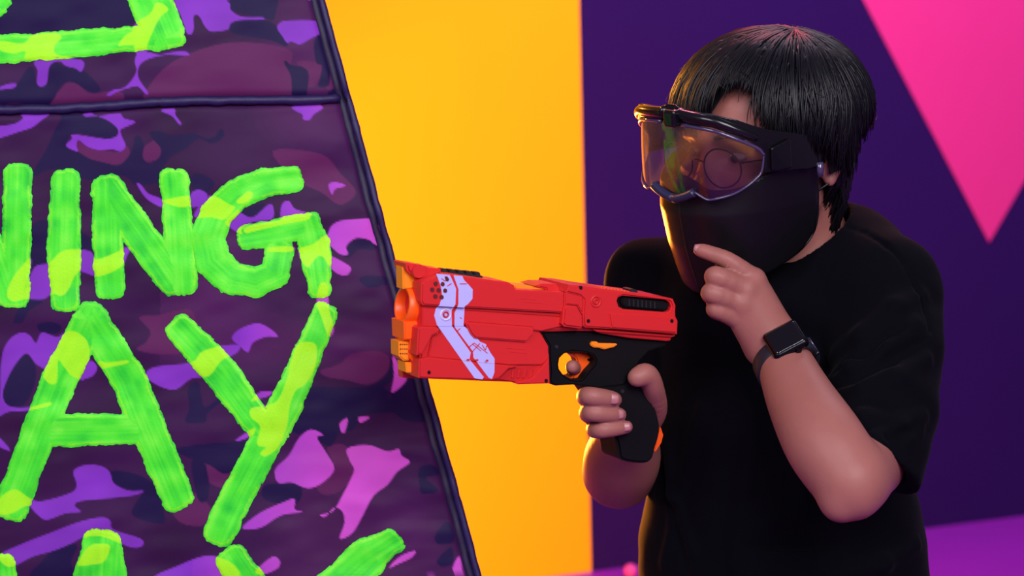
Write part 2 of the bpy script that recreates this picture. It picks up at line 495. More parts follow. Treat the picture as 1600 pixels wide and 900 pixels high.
def camo(X, Y):
    L, N, R = masks(X, Y)
    c = C_BASE * (1 + 0.25 * vnoise(X / 90, Y / 60, seed=5))[:, None]
    c = c + (C_MAR * .35) * np.clip(vnoise(X / 160, Y / 90, seed=6) * (X > 250), 0, 1)[:, None]
    c = c * (1 - R[:, None]) + C_MAR * R[:, None]
    c = c * (1 - N[:, None]) + C_NAVY * N[:, None]
    pink_light = np.clip((X - 380) / 220 + (Y - 500) / 900 * (X > 300), 0, 1)[:, None]  # pink light falling on the right side, painted into the lilac blobs
    lc = C_LIL * (1 - pink_light) + C_LIL_PINKLIT * pink_light
    lc = lc * (1 + 0.12 * vnoise(X / 50, Y / 40, seed=8))[:, None]
    c = c * (1 - L[:, None]) + lc * L[:, None]
    return np.clip(c, 0.002, 0.95)

M_camo = mat('camouflage_nylon', (0.1, 0.05, 0.1), 0.55, attr='paint', bump=(700, 0.12, 0.0006), spec=0.15)
M_navyfab = mat('navy_webbing', lin(31, 17, 72), 0.55, noise=(90, 0.3), bump=(500, 0.3, 0.0008))
M_navydark = mat('dark_navy_webbing', lin(26, 14, 52), 0.6, noise=(90, 0.3), bump=(500, 0.3, 0.0008))
M_green = mat('fluorescent_green_paint', (0.05, 0.8, 0.03), 0.45, attr='paint', bump=(420, 0.35, 0.0008), spec=0.2)

bunker = empty('camouflage_bunker', np.append(BUNK.hit(200, Y_BOT)[:2], 0.0))
tag(bunker, 'purple camouflage fabric bunker with slanted piped edge and fluorescent green brush lettering', 'bunker')

def rows(a, b):
    r = []
    y = a
    while y < b:
        r.append(y)
        y += 2.4 if -12 < y < 912 else 16.0
    r.append(b)
    return np.array(r)
def bunker_panel(name, y0f, y1f, nrow_src):
    S = np.concatenate([np.linspace(0, 0.36, 60, endpoint=False), np.linspace(0.36, 1, 360)])
    V, Cc = [], []
    vv = np.array(nrow_src)
    for t in vv:                                # t in 0..1 between the two boundaries
        y_mid = y0f(0.0) + t * (y1f(0.0) - y0f(0.0))
        x = edge_l(y_mid) + S * (edge_r(y_mid) - 5 - edge_l(y_mid))
        y = y0f(x) + t * (y1f(x) - y0f(x))
        x = edge_l(y) + S * (edge_r(y) - 5 - edge_l(y))
        V.append(np.stack([x, y], 1))
    V = np.concatenate(V)
    cols = camo(V[:, 0], V[:, 1])
    W = on_bunker(V[:, 0], V[:, 1])
    ns, nr = len(S), len(vv)
    i, j = np.meshgrid(np.arange(nr - 1), np.arange(ns - 1), indexing='ij')
    a = (i * ns + j).ravel()
    Fq = np.stack([a, a + ns, a + ns + 1, a + 1], 1)
    return mesh_obj(name, W, Fq.tolist(), M_camo, bunker, True, cols)
c0 = lambda x: np.full(np.shape(x), Y_TOP) if np.ndim(x) else Y_TOP
c1 = lambda x: np.full(np.shape(x), Y_BOT) if np.ndim(x) else Y_BOT
sy = lambda x: seam_y(np.asarray(x, float))
ru = rows(Y_TOP, 171.0); rl = rows(171.0, Y_BOT)
bunker_panel('upper_fabric_panel', c0, sy, (ru - ru[0]) / (ru[-1] - ru[0]))
bunker_panel('lower_fabric_panel', sy, c1, (rl - rl[0]) / (rl[-1] - rl[0]))

# sides, top and back of the bunker, tapering away from the viewer
def side_mesh(name, front, back, m):
    n = len(front)
    return mesh_obj(name, list(front) + list(back), [(i, i + 1, n + i + 1, n + i) for i in range(n - 1)], m, bunker, True)
ysid = np.linspace(Y_TOP, Y_BOT, 60)
fr = on_bunker(edge_r(ysid) - 5, ysid); fl = on_bunker(edge_l(ysid) + 1, ysid)
def back_of(p, sgn):
    q = np.array(p)
    q[:, 1] += 0.42 - 0.10 * np.linspace(0, 1, len(q))
    q[:, 0] += sgn * 0.20
    q[:, 2] *= 0.99
    return q
br, bl = back_of(fr, -1), back_of(fl, 1)
side_mesh('side_panel', fr, br, M_navydark)
side_mesh('side_panel', fl, bl, M_navydark)
mesh_obj('back_panel', list(br) + list(bl), [(i, i + 1, 60 + i + 1, 60 + i) for i in range(59)], M_navydark, bunker, True)
mesh_obj('top_panel', [fr[0], br[0], bl[0], fl[0]], [(0, 1, 2, 3)], M_navydark, bunker)

# piping: doubled cord on the slanted edge, a flat cord on the seam
def cord(name, xs, ys, r, lift, m):
    c = on_bunker(xs, ys, lift)
    rr = r * (1 + 0.12 * vnoise(np.arange(len(xs)) * 0.7, 0, seed=21))
    return tube(name, c, list(rr), m, bunker, 8)
ye = np.linspace(Y_TOP, Y_BOT, 220)
wob = 1.2 * vnoise(ye / 24, 0, seed=22)
cord('edge_piping', edge_r(ye) - 2.5 + 0.6 * wob, ye, 0.0042, 0.0005, M_navyfab)
cord('inner_edge_piping', edge_r(ye) - 15 + wob, ye, 0.0050, 0.000, M_navydark)
cord('edge_piping', edge_l(ye) + 2, ye, 0.0052, 0.001, M_navyfab)
xe = np.linspace(edge_l(175) + 4, edge_r(152) - 18, 150)
cord('seam_piping', xe, seam_y(xe) + 0.8 * vnoise(xe / 20, 0, seed=23), 0.0052, 0.006, M_navyfab)

# brush-painted letters, each a raised skin of paint that follows the fabric
G_MID, G_DARK, G_YEL, G_LIGHT = [np.array(lin(*c)) for c in ((76, 238, 48), (40, 206, 50), (170, 255, 34), (120, 254, 66))]
def seg_field(X, Y, path, wid, sq=True):
    path = np.asarray(path, float)
    nseg = len(path) - 1
    wid = np.full(len(path), wid, float) if np.isscalar(wid) else np.asarray(wid, float)
    best = np.full(X.shape, -1e9); al = np.zeros(X.shape); ac = np.zeros(X.shape); acc = 0.0
    for i in range(nseg):
        a, b = path[i], path[i + 1]
        d = b - a; L = np.hypot(*d); d = d / L; n = np.array([-d[1], d[0]])
        a2 = a + d * (0.34 * wid[i] if i == 0 else 0); b2 = b - d * (0.34 * wid[-1] if i == nseg - 1 else 0)
        L2 = max(np.dot(b2 - a2, d), 1.0)
        u = (X - a2[0]) * d[0] + (Y - a2[1]) * d[1]; v = (X - a2[0]) * n[0] + (Y - a2[1]) * n[1]
        hw = 0.5 * (wid[i] + (wid[i + 1] - wid[i]) * np.clip(u / L2, 0, 1))
        ex = np.where(u < 0, -u, np.where(u > L2, u - L2, 0))
        p = np.where(((u < 0) & (i == 0)) | ((u > L2) & (i == nseg - 1)), 3.2, 2.0)
        dist = hw - (ex ** p + np.abs(v) ** p) ** (1 / p)
        s = dist > best
        best = np.where(s, dist, best); al = np.where(s, u + acc, al); ac = np.where(s, v, ac)
        acc += L2
    return best, al, ac
def letter(strokes, layer, seed):
    pts = np.concatenate([np.asarray(s[0], float) for s in strokes])
    wmax = max(np.max(s[1]) for s in strokes)
    x0, y0 = pts.min(0) - wmax; x1, y1 = pts.max(0) + wmax
    x0 = max(x0, -60); y0 = max(y0, -90); y1 = min(y1, 985)
    xs = np.arange(x0, x1, 1.9); ys = np.arange(y0, y1, 1.9)
    X, Y = np.meshgrid(xs, ys, indexing='ij')
    best = np.full(X.shape, -1e9); al = np.zeros(X.shape); ac = np.zeros(X.shape); sid = np.zeros(X.shape)
    for k, (p, wd) in enumerate(strokes):
        f, a, c = seg_field(X, Y, p, wd)
        f = f + 3.4 + 1.3 * vnoise(a / 17, k * 7.3 + (c > 0) * 3.1, seed=seed) + 1.0 * vnoise(X / 3.6, Y / 3.6, seed=seed + 1) + 1.1 * vnoise(X / 11, Y / 11, seed=seed + 2)
        s = f > best
        best = np.where(s, f, best); al = np.where(s, a, al); ac = np.where(s, c, ac); sid = np.where(s, k, sid)
    best = best - 3.2 * np.clip(vnoise(al / 9, ac / 2.2, seed=seed + 4) - 0.35, 0, 1) * (best < 4)
    V, Fc = fill_field(xs, ys, best)
    ix = np.clip(np.rint((V[:, 0] - x0) / 1.9).astype(int), 0, len(xs) - 1); iy = np.clip(np.rint((V[:, 1] - y0) / 1.9).astype(int), 0, len(ys) - 1)
    b, a, c, k = best[ix, iy], al[ix, iy], ac[ix, iy], sid[ix, iy]
    L, N, R = masks(V[:, 0], V[:, 1])
    st = 0.34 * vnoise(a / 70, c / 2.6 + k * 31, seed=seed + 5) + 0.40 * vnoise(a / 90, c / 8.5 + k * 17, seed=seed + 6) + 0.45 * vnoise(V[:, 0] / 22, V[:, 1] / 22, seed=seed + 7) + 0.25 * vnoise(a / 12, c / 12, seed=seed + 10)
    g = G_MID + np.clip(st, 0, 1)[:, None] * (G_LIGHT - G_MID) * 1.1 + np.clip(-st, 0, 1)[:, None] * (G_DARK - G_MID) * 1.2
    rim = np.clip(1 - np.abs(b - 4.5) / 2.2, 0, 1) * (0.35 + 0.65 * (vnoise(a / 30, k, seed=seed + 8) > 0))
    g = g + rim[:, None] * (G_YEL - g) * 0.55
    yl = G_YEL * (1 + 0.10 * st)[:, None]
    g = g * (1 - 0.9 * L[:, None]) + yl * 0.9 * L[:, None]
    edge = np.clip(1 - b / 2.4, 0, 1) * np.clip(0.4 + vnoise(a / 6, c / 4, seed=seed + 9), 0, 1)
    g = g * (1 - 0.55 * edge[:, None]) + np.array(lin(14, 90, 40)) * 0.55 * edge[:, None]
    lift = 0.0006 + 0.00025 * layer + 0.0009 * np.clip(b / 5, 0, 1) + 0.00004 * st * np.clip(b / 5, 0, 1)
    W = on_bunker(V[:, 0], V[:, 1], lift)
    return mesh_obj('painted_letter', W, Fc, M_green, bunker, True, np.clip(g, 0.002, 0.98))
letter([(T(2, [(-150, 120), (-30, 440), (40, 640)]), 38), (T(2, [(78, 68), (68, 650)]), 39)], 0, 100)
letter([(T(2, [(288, 95), (280, 400), (288, 668)]), [40, 48, 40])], 0, 120)
letter([(T(2, [(470, 120), (475, 400), (487, 612)]), [40, 42, 40]), (T(2, [(455, 135), (640, 390), (775, 585)]), [46, 48, 44]), (T(2, [(762, 90), (785, 340), (795, 590)]), [40, 42, 46])], 0, 140)
letter([(T(2, [(1300, 112), (1165, 125), (1035, 180), (945, 270), (908, 370), (930, 470), (1010, 545), (1120, 568), (1205, 530), (1228, 400)]), [36, 40, 42, 46, 48, 50, 46, 40, 38, 38]), (T(2, [(1062, 372), (1200, 350), (1345, 318)]), [34, 36, 36]), (T(2, [(1345, 290), (1375, 400), (1405, 612)]), [36, 46, 30])], 1, 160)
letter([(T(3, [(318, 10), (200, 240), (30, 690)]), [44, 50, 46]), (T(3, [(290, 15), (430, 240), (600, 655)]), [46, 50, 46]), (T(3, [(165, 412), (470, 408)]), [46, 42])], 0, 180)
letter([(T(3, [(590, 60), (740, 220), (890, 430)]), [42, 50, 40]), (T(3, [(1092, 8), (960, 320), (800, 620), (725, 775)]), [34, 46, 46, 44])], 0, 200)
letter([(T(1, [(-60, 222), (350, 190), (790, 155)]), [38, 37, 30]), (T(1, [(610, -120), (735, 180)]), [62, 56])], 0, 220)
letter([(T(1, [(-90, -60), (10, 28)]), 40)], 0, 240)
letter([(T(3, [(10, 845), (25, 1010)]), 34)], 0, 260)
letter([(T(3, [(345, 770), (330, 1030)]), [56, 96])], 0, 280)
letter([(T(3, [(765, 830), (900, 1030)]), [46, 54])], 0, 300)
letter([(T(5, [(235, 790), (150, 845), (20, 960)]), [36, 58, 56])], 0, 320)

# ---------------------------------------------------------------- the toy blaster
GA, GB = P(655, 505, 2.235), P(1058, 500, 2.375)
gdir = unit([GB[0] - GA[0], GB[1] - GA[1], 0])
GN = unit(np.cross(gdir, (0, 0, 1)))
if GN[1] > 0: GN = -GN
GUN = Plane(GA, GN)
g1, g4 = GUN.hit(657, 450), GUN.hit(1056, 497)
GAX = unit(g4 - g1)                       # along the barrel, muzzle to rear
GUPV = np.cross(GN, GAX); GUPV = GUPV if GUPV[2] > 0 else -GUPV
def g(pts): return [(x / 3.3333 + 600, y / 3.3333 + 390) for x, y in pts]
def g3(pts): return [(x / 4.736 + 830, y / 4.736 + 430) for x, y in pts]

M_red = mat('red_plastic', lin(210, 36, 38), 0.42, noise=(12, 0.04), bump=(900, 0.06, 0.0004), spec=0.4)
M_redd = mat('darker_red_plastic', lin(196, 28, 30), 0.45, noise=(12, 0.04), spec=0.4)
M_orange = mat('orange_plastic', lin(255, 92, 12), 0.38, spec=0.45)
M_amber = mat('amber_plastic', lin(250, 140, 24), 0.45, spec=0.4)
M_black = mat('black_plastic', lin(8, 7, 10), 0.6, spec=0.18, bump=(1200, 0.15, 0.0004))
M_rubber = mat('black_rubber_rail', lin(20, 16, 20), 0.6)
M_decal = mat('white_decal', lin(186, 182, 246), 0.5, noise=(140, 0.06))  # white stripe with the bluish light put into its base colour
M_hole = mat('recess_shade_red', lin(92, 8, 12), 0.7)  # dark discs stand in for holes, their inner shade painted on
M_screw = mat('dark_screw', lin(40, 10, 14), 0.4, metal=0.4)

blaster = empty('toy_blaster', GUN.hit(995, 722))
tag(blaster, 'red plastic toy blaster with white stripes, orange muzzle and black grip, held in right hand', 'toy blaster')

def prism_pts(name, near, n, thick, m, bevel=0.0, parent=None, holes=()):
    bm = bmesh.new()
    loops = [near] + list(holes)
    es = []
    for lp in loops:
        vs = [bm.verts.new(tuple(p)) for p in lp]
        for i in range(len(vs)): es.append(bm.edges.new((vs[i], vs[(i + 1) % len(vs)])))
    if holes:
        bmesh.ops.triangle_fill(bm, use_beauty=True, use_dissolve=False, edges=es, normal=Vector(n))
    else:
        bm.faces.new([v for v in bm.verts])
    bm.faces.ensure_lookup_table()
    front_v = set(bm.verts)
    r = bmesh.ops.extrude_face_region(bm, geom=list(bm.faces), use_keep_orig=True)
    nv = [e for e in r['geom'] if isinstance(e, bmesh.types.BMVert)]
    bmesh.ops.translate(bm, verts=nv, vec=Vector(tuple(-np.asarray(n) * thick)))
    bmesh.ops.recalc_face_normals(bm, faces=bm.faces)
    if bevel:
        be = [e for e in bm.edges if e.is_manifold and e.calc_face_angle(0) > 0.6 and e.verts[0] in front_v and e.verts[1] in front_v]
        try:
            bmesh.ops.bevel(bm, geom=be, offset=bevel, segments=2, affect='EDGES', clamp_overlap=True)
        except Exception:
            pass
    return bm_obj(name, bm, m, parent)
def gp(name, px, off, thick, m, bevel=0.0008, parent=None, holes=()):
    near = [GUN.hit(x, y, off) for x, y in px]
    hl = [[GUN.hit(x, y, off) for x, y in h] for h in holes]
    return prism_pts(name, near, GN, thick, m, bevel, parent or blaster, hl)
def oval(cx, cy, rx, ry, n=16, rot=0):
    return [(cx + rx * math.cos(2 * math.pi * i / n) * math.cos(rot) - ry * math.sin(2 * math.pi * i / n) * math.sin(rot),
             cy + rx * math.cos(2 * math.pi * i / n) * math.sin(rot) + ry * math.sin(2 * math.pi * i / n) * math.cos(rot)) for i in range(n)]
def clip_poly(poly, a, b):
    """keep the part left of the line a->b (image y down: above it when a is left of b)"""
    out = []
    s = lambda p: (b[0] - a[0]) * (p[1] - a[1]) - (b[1] - a[1]) * (p[0] - a[0])
    for i in range(len(poly)):
        p, q = poly[i], poly[(i + 1) % len(poly)]
        sp, sq = s(p), s(q)
        if sp <= 0: out.append(p)
        if (sp < 0 < sq) or (sq < 0 < sp):
            t = sp / (sp - sq)
            out.append((p[0] + t * (q[0] - p[0]), p[1] + t * (q[1] - p[1])))
    return out

TH = 0.058
# core of the body, front to rear
gp('body_shell', g([(192,160),(300,128),(650,170),(690,207),(940,218),(965,184),(1500,258),(1520,300),(1525,430),(1130,426),(1000,424),(815,428),(860,505),(862,690),(690,692),(188,672)]), -0.006, TH - 0.012, M_red, 0.002)
gp('upper_side_panel', g([(196,178),(215,160),(330,128),(640,170),(690,210),(938,222),(940,318),(930,330),(205,290),(194,270)]), 0.0015, 0.02, M_red, 0.0016)
gp('groove_ledge', g([(205,290),(930,330),(930,352),(205,302)]), -0.0032, 0.02, M_redd, 0.0008)  # darker red paints the shading of the groove onto the ledge
gp('middle_side_panel', g([(200,303),(930,353),(925,400),(820,424),(780,420),(770,404),(440,378),(415,396),(290,396),(275,402),(200,400)]), -0.0024, 0.02, M_red, 0.0008)
gp('lower_side_panel', g([(296,402),(415,402),(780,428),(850,500),(862,560),(820,600),(650,600),(230,560),(250,462),(290,440)]), -0.0030, 0.02, M_red, 0.0008)
gp('raised_side_bar', g([(425,382),(445,378),(765,403),(782,410),(780,440),(742,482),(475,462),(455,440)]), 0.0008, 0.012, M_red, 0.0016)
gp('front_cheek_panel', g([(180,412),(190,402),(275,404),(290,412),(288,432),(252,450),(200,545),(172,552)]), 0.0015, 0.03, M_red, 0.0016)
gp('bottom_side_panel', g([(184,572),(235,562),(650,604),(700,606),(650,622),(598,672),(560,682),(182,668)]), 0.0004, 0.03, M_red, 0.0014)
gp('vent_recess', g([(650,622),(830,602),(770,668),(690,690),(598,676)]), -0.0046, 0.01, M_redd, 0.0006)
for k in range(4):
    gp('vent_rib', g([(668 + 32 * k, 632 - 3 * k),(676 + 32 * k, 631 - 3 * k),(674 + 30 * k, 668),(664 + 30 * k, 668)]), -0.0030, 0.003, M_red, 0.0003)
gp('rear_corner_panel', g([(862,566),(865,698),(700,703),(690,694),(775,668),(832,604)]), 0.0004, 0.045, M_red, 0.0014)
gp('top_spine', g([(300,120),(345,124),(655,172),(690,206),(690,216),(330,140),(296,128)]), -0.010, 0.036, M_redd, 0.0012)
gp('amber_dart_channel', g([(676,184),(850,196),(856,222),(690,214)]), -0.016, 0.026, M_amber, 0.001)
gp('rear_sight_bump', g([(785,190),(830,178),(900,180),(922,208),(925,226),(850,224),(845,205)]), -0.012, 0.034, M_red, 0.0016)
# rear slide with its slot
slot = [(x, y) for x, y in g([(1216,268),(1222,250),(1245,240),(1470,262),(1492,275),(1500,298),(1492,320),(1470,328),(1250,312),(1225,298)])]
gp('rear_slide', g([(948,222),(968,184),(1042,190),(1135,206),(1496,254),(1508,258),(1522,292),(1519,345),(1533,373),(1530,442),(1182,414),(1052,406),(1040,396),(1038,345),(1042,262),(1020,240)]), 0.004, 0.066, M_red, 0.0018, holes=[slot])
gp('slide_ridge', g([(1170,330),(1515,350),(1528,374),(1526,436),(1184,410)]), 0.0058, 0.004, M_red, 0.0014)
gp('slot_bed', slot, -0.0035, 0.006, M_black, 0.0)
bolt = gp('bolt_handle', g([(1236,262),(1250,250),(1460,270),(1484,284),(1482,308),(1462,316),(1260,300),(1240,286)]), 0.0012, 0.006, M_black, 0.0012)
for k in range(7):
    gp('grip_ridge', g([(1275 + 22 * k, 258 + 2.1 * k),(1283 + 22 * k, 259 + 2.1 * k),(1283 + 22 * k, 296 + 2.0 * k),(1275 + 22 * k, 295 + 2.0 * k)]), 0.0024, 0.003, M_rubber, 0.0004, bolt)
gp('side_tab', g([(938,300),(960,290),(1008,296),(1036,345),(1038,398),(1030,412),(945,402),(930,388),(934,352)]), 0.0056, 0.012, M_red, 0.0022)
gp('front_slide_block', g([(942,228),(950,222),(1030,242),(1040,264),(1036,340),(1008,292),(958,286),(940,292)]), 0.0026, 0.012, M_red, 0.0012)
gp('under_rail', g([(1060,408),(1182,416),(1520,444),(1500,452),(1492,474),(1470,476),(1280,460),(1130,436)]), -0.004, 0.05, M_redd, 0.0012)
gp('under_rail_strip', g([(1090,416),(1520,449),(1500,456),(1110,428)]), -0.0005, 0.02, M_red, 0.0008)
for k in range(9):
    x = 1128 + 17.5 * k
    gp('rail_tooth', g([(x, 196 + 0.136 * (x - 1128)),(x + 11, 197 + 0.136 * (x - 1128)),(x + 11, 214 + 0.136 * (x - 1128)),(x, 212 + 0.136 * (x - 1128))]), -0.014, 0.030, M_orange, 0.0008)
gp('rail_base', g([(1060,196),(1290,226),(1290,236),(1060,206)]), -0.014, 0.030, M_orange, 0.0006)
gp('rear_peep_sight', g([(1282,208),(1300,204),(1322,212),(1326,228),(1284,226)]), -0.02, 0.016, M_rubber, 0.0012)
# black accessory rail on top of the front
gp('accessory_rail', g([(298,114),(515,137),(515,148),(340,128),(298,122)]), -0.018, 0.016, M_rubber, 0.0006)
for k in range(5):
    x = 300 + 43.5 * k
    gp('rail_tooth', g([(x, 99 + 0.1 * (x - 300)),(x + 24, 100 + 0.1 * (x - 300)),(x + 30, 110 + 0.1 * (x - 300)),(x + 30, 126 + 0.1 * (x - 300)),(x, 122 + 0.1 * (x - 300))]), -0.020, 0.010, M_rubber, 0.0008)
# front collar, amber front plate, muzzle
gp('front_collar', g([(116,74),(128,70),(205,82),(240,96),(300,102),(300,126),(225,150),(200,168),(150,138),(140,126),(122,110)]), -0.014, 0.030, M_red, 0.0022)
c = GUN.hit(*g([(180, 112)])[0], -0.012)
v, f = tube_mesh([c - GN * 0.004, c + GN * 0.0015], [0.0075, 0.0068], 20)
mesh_obj('collar_boss', v, f, M_red, blaster)
gp('amber_front_plate', g([(97,92),(140,84),(150,130),(188,150),(188,205),(100,205)]), -0.022, 0.016, M_amber, 0.0012)
gp('amber_lower_plate', g([(102,376),(186,372),(186,480),(104,480)]), -0.022, 0.016, M_amber, 0.0012)
gp('front_sight_tip', g([(98,88),(132,82),(134,104),(98,108)]), -0.024, 0.010, M_amber, 0.0008)
gp('orange_lower_front', g([(104,376),(190,372),(188,560),(150,580),(138,566),(140,470),(108,470)]), -0.014, 0.030, M_orange, 0.0012)
latch = gp('perforated_latch', g([(78,480),(138,478),(142,560),(132,580),(104,580),(80,556)]), -0.020, 0.02, M_amber, 0.0014)
for r in range(3):
    for k in range(5):
        gp('latch_hole_disc', oval(*g([(88 + 10.5 * k, 494 + 24 * r)])[0], 1.1, 1.1, 6), -0.0196, 0.0012, M_hole, 0, latch)
gp('lower_front_frame', g([(98,586),(190,560),(192,672),(100,668)]), -0.040, 0.012, M_red, 0.001)
gp('amber_inner_block', g([(112,588),(180,588),(184,650),(118,640)]), -0.018, 0.02, M_amber, 0.001)
gp('left_front_rail', g([(80,424),(100,402),(112,470),(110,560),(82,552)]), -0.040, 0.010, M_red, 0.001)
mc = GUN.hit(*g([(93, 288)])[0], -TH / 2)
prof = [(-0.000, 0.0180), (0.0012, 0.0190), (0.008, 0.0193), (0.010, 0.0187), (0.030, 0.0187), (0.036, 0.0180), (0.060, 0.0180)]
inner = [(0.060, 0.010), (0.040, 0.010), (0.014, 0.0138), (0.0012, 0.0150), (-0.000, 0.0160)]
ringp = prof + inner
V, Fc = [], []
NS = 36
for d, r in ringp:
    for k in range(NS):
        a = 2 * math.pi * k / NS
        V.append(mc + GAX * d + r * (math.cos(a) * GN + math.sin(a) * GUPV))
for i in range(len(ringp)):
    j = (i + 1) % len(ringp)
    for k in range(NS):
        l = (k + 1) % NS
        Fc.append((i * NS + k, i * NS + l, j * NS + l, j * NS + k))
mesh_obj('muzzle_ring', V, Fc, M_orange, blaster, True)
v, f = tube_mesh([mc + GAX * 0.030, mc + GAX * 0.032], 0.0125, 24)
mesh_obj('barrel_plug', v, f, M_amber, blaster)

# white stripe decal laid on each step of the side
def gline(a, b): return g([a])[0], g([b])[0]
bands = [((100, 284), (1000, 336), None, None, 0.0015), (None, None, (100, 298), (1000, 360), -0.0024)]
dl = g([(272,126),(343,132),(352,150),(376,205),(372,285),(352,318),(354,398),(452,536),(446,572),(520,664),(512,676),(472,670),(276,392),(262,345),(270,308),(290,288),(298,262),(302,230),(296,190)])
dr = g([(362,134),(408,138),(418,160),(440,182),(462,208),(461,256),(437,284),(420,296),(414,398),(470,440),(500,480),(530,492),(556,540),(576,568),(575,640),(562,674),(546,668),(466,562),(464,532),(368,402),(368,330),(388,286),(388,206)])
for d in (dl, dr):
    up = clip_poly(d, *gline((100, 284), (1000, 334)))
    rest = clip_poly(d, *reversed(gline((100, 284), (1000, 334))))
    led = clip_poly(rest, *gline((100, 296), (1000, 357)))
    rest = clip_poly(rest, *reversed(gline((100, 296), (1000, 357))))
    mid = clip_poly(rest, *gline((100, 399), (1000, 399)))
    low = clip_poly(rest, *reversed(gline((100, 399), (1000, 399))))
    lo1 = clip_poly(low, *gline((100, 549), (1000, 639)))
    lo2 = clip_poly(low, *reversed(gline((100, 549), (1000, 639))))
    for pl, of in ((up, 0.0019), (led, -0.0028), (mid, -0.0020), (lo1, -0.0026), (lo2, 0.0008)):
        if len(pl) >= 3: gp('white_stripe', pl, of, 0.0006, M_decal, 0)
def mark(pts, off, wpx=1.1):
    for a, b in zip(pts[:-1], pts[1:]):
        (ax, ay), (bx, by) = g([a])[0], g([b])[0]
        L = math.hypot(bx - ax, by - ay); nx, ny = -(by - ay) / L * wpx / 2, (bx - ax) / L * wpx / 2
        gp('red_marking', [(ax + nx, ay + ny), (bx + nx, by + ny), (bx - nx, by - ny), (ax - nx, ay - ny)], off, 0.0005, M_red, 0)
# numeral pattern and scuffs on the stripes
mark([(460,490),(505,528)], -0.0022); mark([(500,488),(462,530)], -0.0022)
mark([(512,496),(528,524),(536,500)], -0.0022); mark([(440,510),(470,486),(540,540)], -0.0022)
mark([(432,575),(446,575)], 0.0012, 3); mark([(478,576),(492,576)], 0.0012, 3); mark([(532,578),(544,578)], 0.0012, 3)
mark([(300,150),(320,165)], 0.0024); mark([(352,176),(330,190)], 0.0024); mark([(395,178),(432,178)], 0.0024)
mark([(398,410),(380,424)], -0.0022); mark([(405,360),(396,352)], -0.0016)
for x, y in ((270,178),(306,180),(252,209),(286,212),(319,214),(268,244),(301,248)):
    gp('vent_hole_disc', oval(*g([(x, y)])[0], 3.2, 3.6, 12), 0.0023, 0.002, M_hole, 0)
gp('vent_hole_disc', g([(316,140),(330,140),(340,155),(334,166),(322,164)]), 0.0023, 0.002, M_hole, 0)
M_ring = mat('embossed_ring', lin(224, 214, 240), 0.35)
def ring(cx, cy, r, off, m, name='round_emblem', wd=0.0008):
    cc = GUN.hit(*g([(cx, cy)])[0], off)
    gx, gy = gdir, np.array([0, 0, 1.0])
    return tube(name, [cc + r * (math.cos(a) * gx + math.sin(a) * gy) for a in np.linspace(0, 2 * math.pi, 24, endpoint=False)], wd, m, blaster, 6, True)
ring(322, 338, 0.0055, -0.0016, M_ring); ring(322, 338, 0.0026, -0.0016, M_redd, wd=0.0009)
ring(1103, 270, 0.0055, 0.0042, M_red, wd=0.0010); ring(1103, 270, 0.0026, 0.0042, M_redd, wd=0.0009)
for x, y, of in ((235,640,0.0008),(845,683,0.0008),(1065,372,0.0044),(1500,372,0.0062),(1026,199,0.0044),(565,172,-0.0095)):
    gp('screw_hole', oval(*g([(x, y)])[0], 2.6, 3.1, 12), of, 0.002, M_screw, 0)
for x0, y0, x1, y1, of in ((705,255,800,262,0.0018),(730,272,830,280,0.0018),(740,500,735,500,0),(640,512,730,520,-0.0026),(650,530,740,540,-0.0026)):
    if of: mark([(x0, y0), (x1, y1)], of, 1.0)

# black frame with trigger guard, and the grip
guard = g([(908,596),(914,566),(938,542),(975,530),(1040,534),(1088,548),(1104,572),(1098,600),(1068,632),(1035,676),(1005,682),(968,674),(930,648),(912,622)])
GO = -TH / 2 + 0.019
gp('grip_frame', g([(818,430),(990,430),(1002,418),(1130,436),(1290,458),(1478,478),(1470,500),(1380,530),(1330,580),(1290,640),(1262,690),(1250,706),(1115,722),(1010,708),(985,704),(895,710),(875,702),(864,680),(868,640),(862,560),(862,500)]), GO - 0.001, 0.036, M_black, 0.0025, holes=[guard])
grip_px = [(925,602),(975,598),(990,575),(1004,572),(1012,600),(1021,628),(1029,652),(1032,674),(1025,700),(1020,717),(1008,724),(982,722),(969,716),(966,700),(958,668),(946,640),(930,618)]
gp('pistol_grip', [tuple(q) for q in smooth_poly(grip_px, 3)], GO, 0.038, M_black, 0.006)
gp('trigger_guard_lip', [(x, y) for x, y in g([(904,600),(910,562),(936,538),(974,526),(1042,530),(1092,544),(1108,572),(1100,604),(1072,636),(1038,682),(1005,688),(966,680),(926,654),(908,624)])], GO + 0.0006, 0.003, M_black, 0.0008, holes=[guard])
gp('trigger', g([(978,546),(1000,528),(1060,540),(1100,558),(1104,582),(1080,612),(1050,655),(1038,678),(1012,682),(974,672),(1000,640),(1012,600),(1000,565)]), -TH / 2 + 0.006, 0.012, M_orange, 0.0015)
gp('trigger_slot', g([(1080,600),(1058,606),(1026,642),(1008,676),(1020,678),(1040,645),(1064,616)]), -TH / 2 + 0.0066, 0.002, M_black, 0)
gp('trigger_slot', oval(*g([(1072, 574)])[0], 3.6, 2.4, 12), -TH / 2 + 0.0066, 0.002, M_black, 0)
gp('selector_lever', g([(1080,492),(1090,480),(1110,480),(1120,488),(1212,490),(1216,496),(1200,508),(1150,520),(1122,512),(1095,510),(1082,502)]), GO + 0.003, 0.005, M_amber, 0.0012)
gp('orange_grip_heel', [(1028,676),(1033,668),(1037,680),(1034,692),(1025,706),(1022,704)], GO - 0.008, 0.022, M_orange, 0.001)
for x, y in ((899,506),(1243,738)):
    gp('frame_screw', oval(*g([(x, y)])[0], 3.0, 3.0, 10), GO + 0.0004, 0.002, M_rubber, 0)

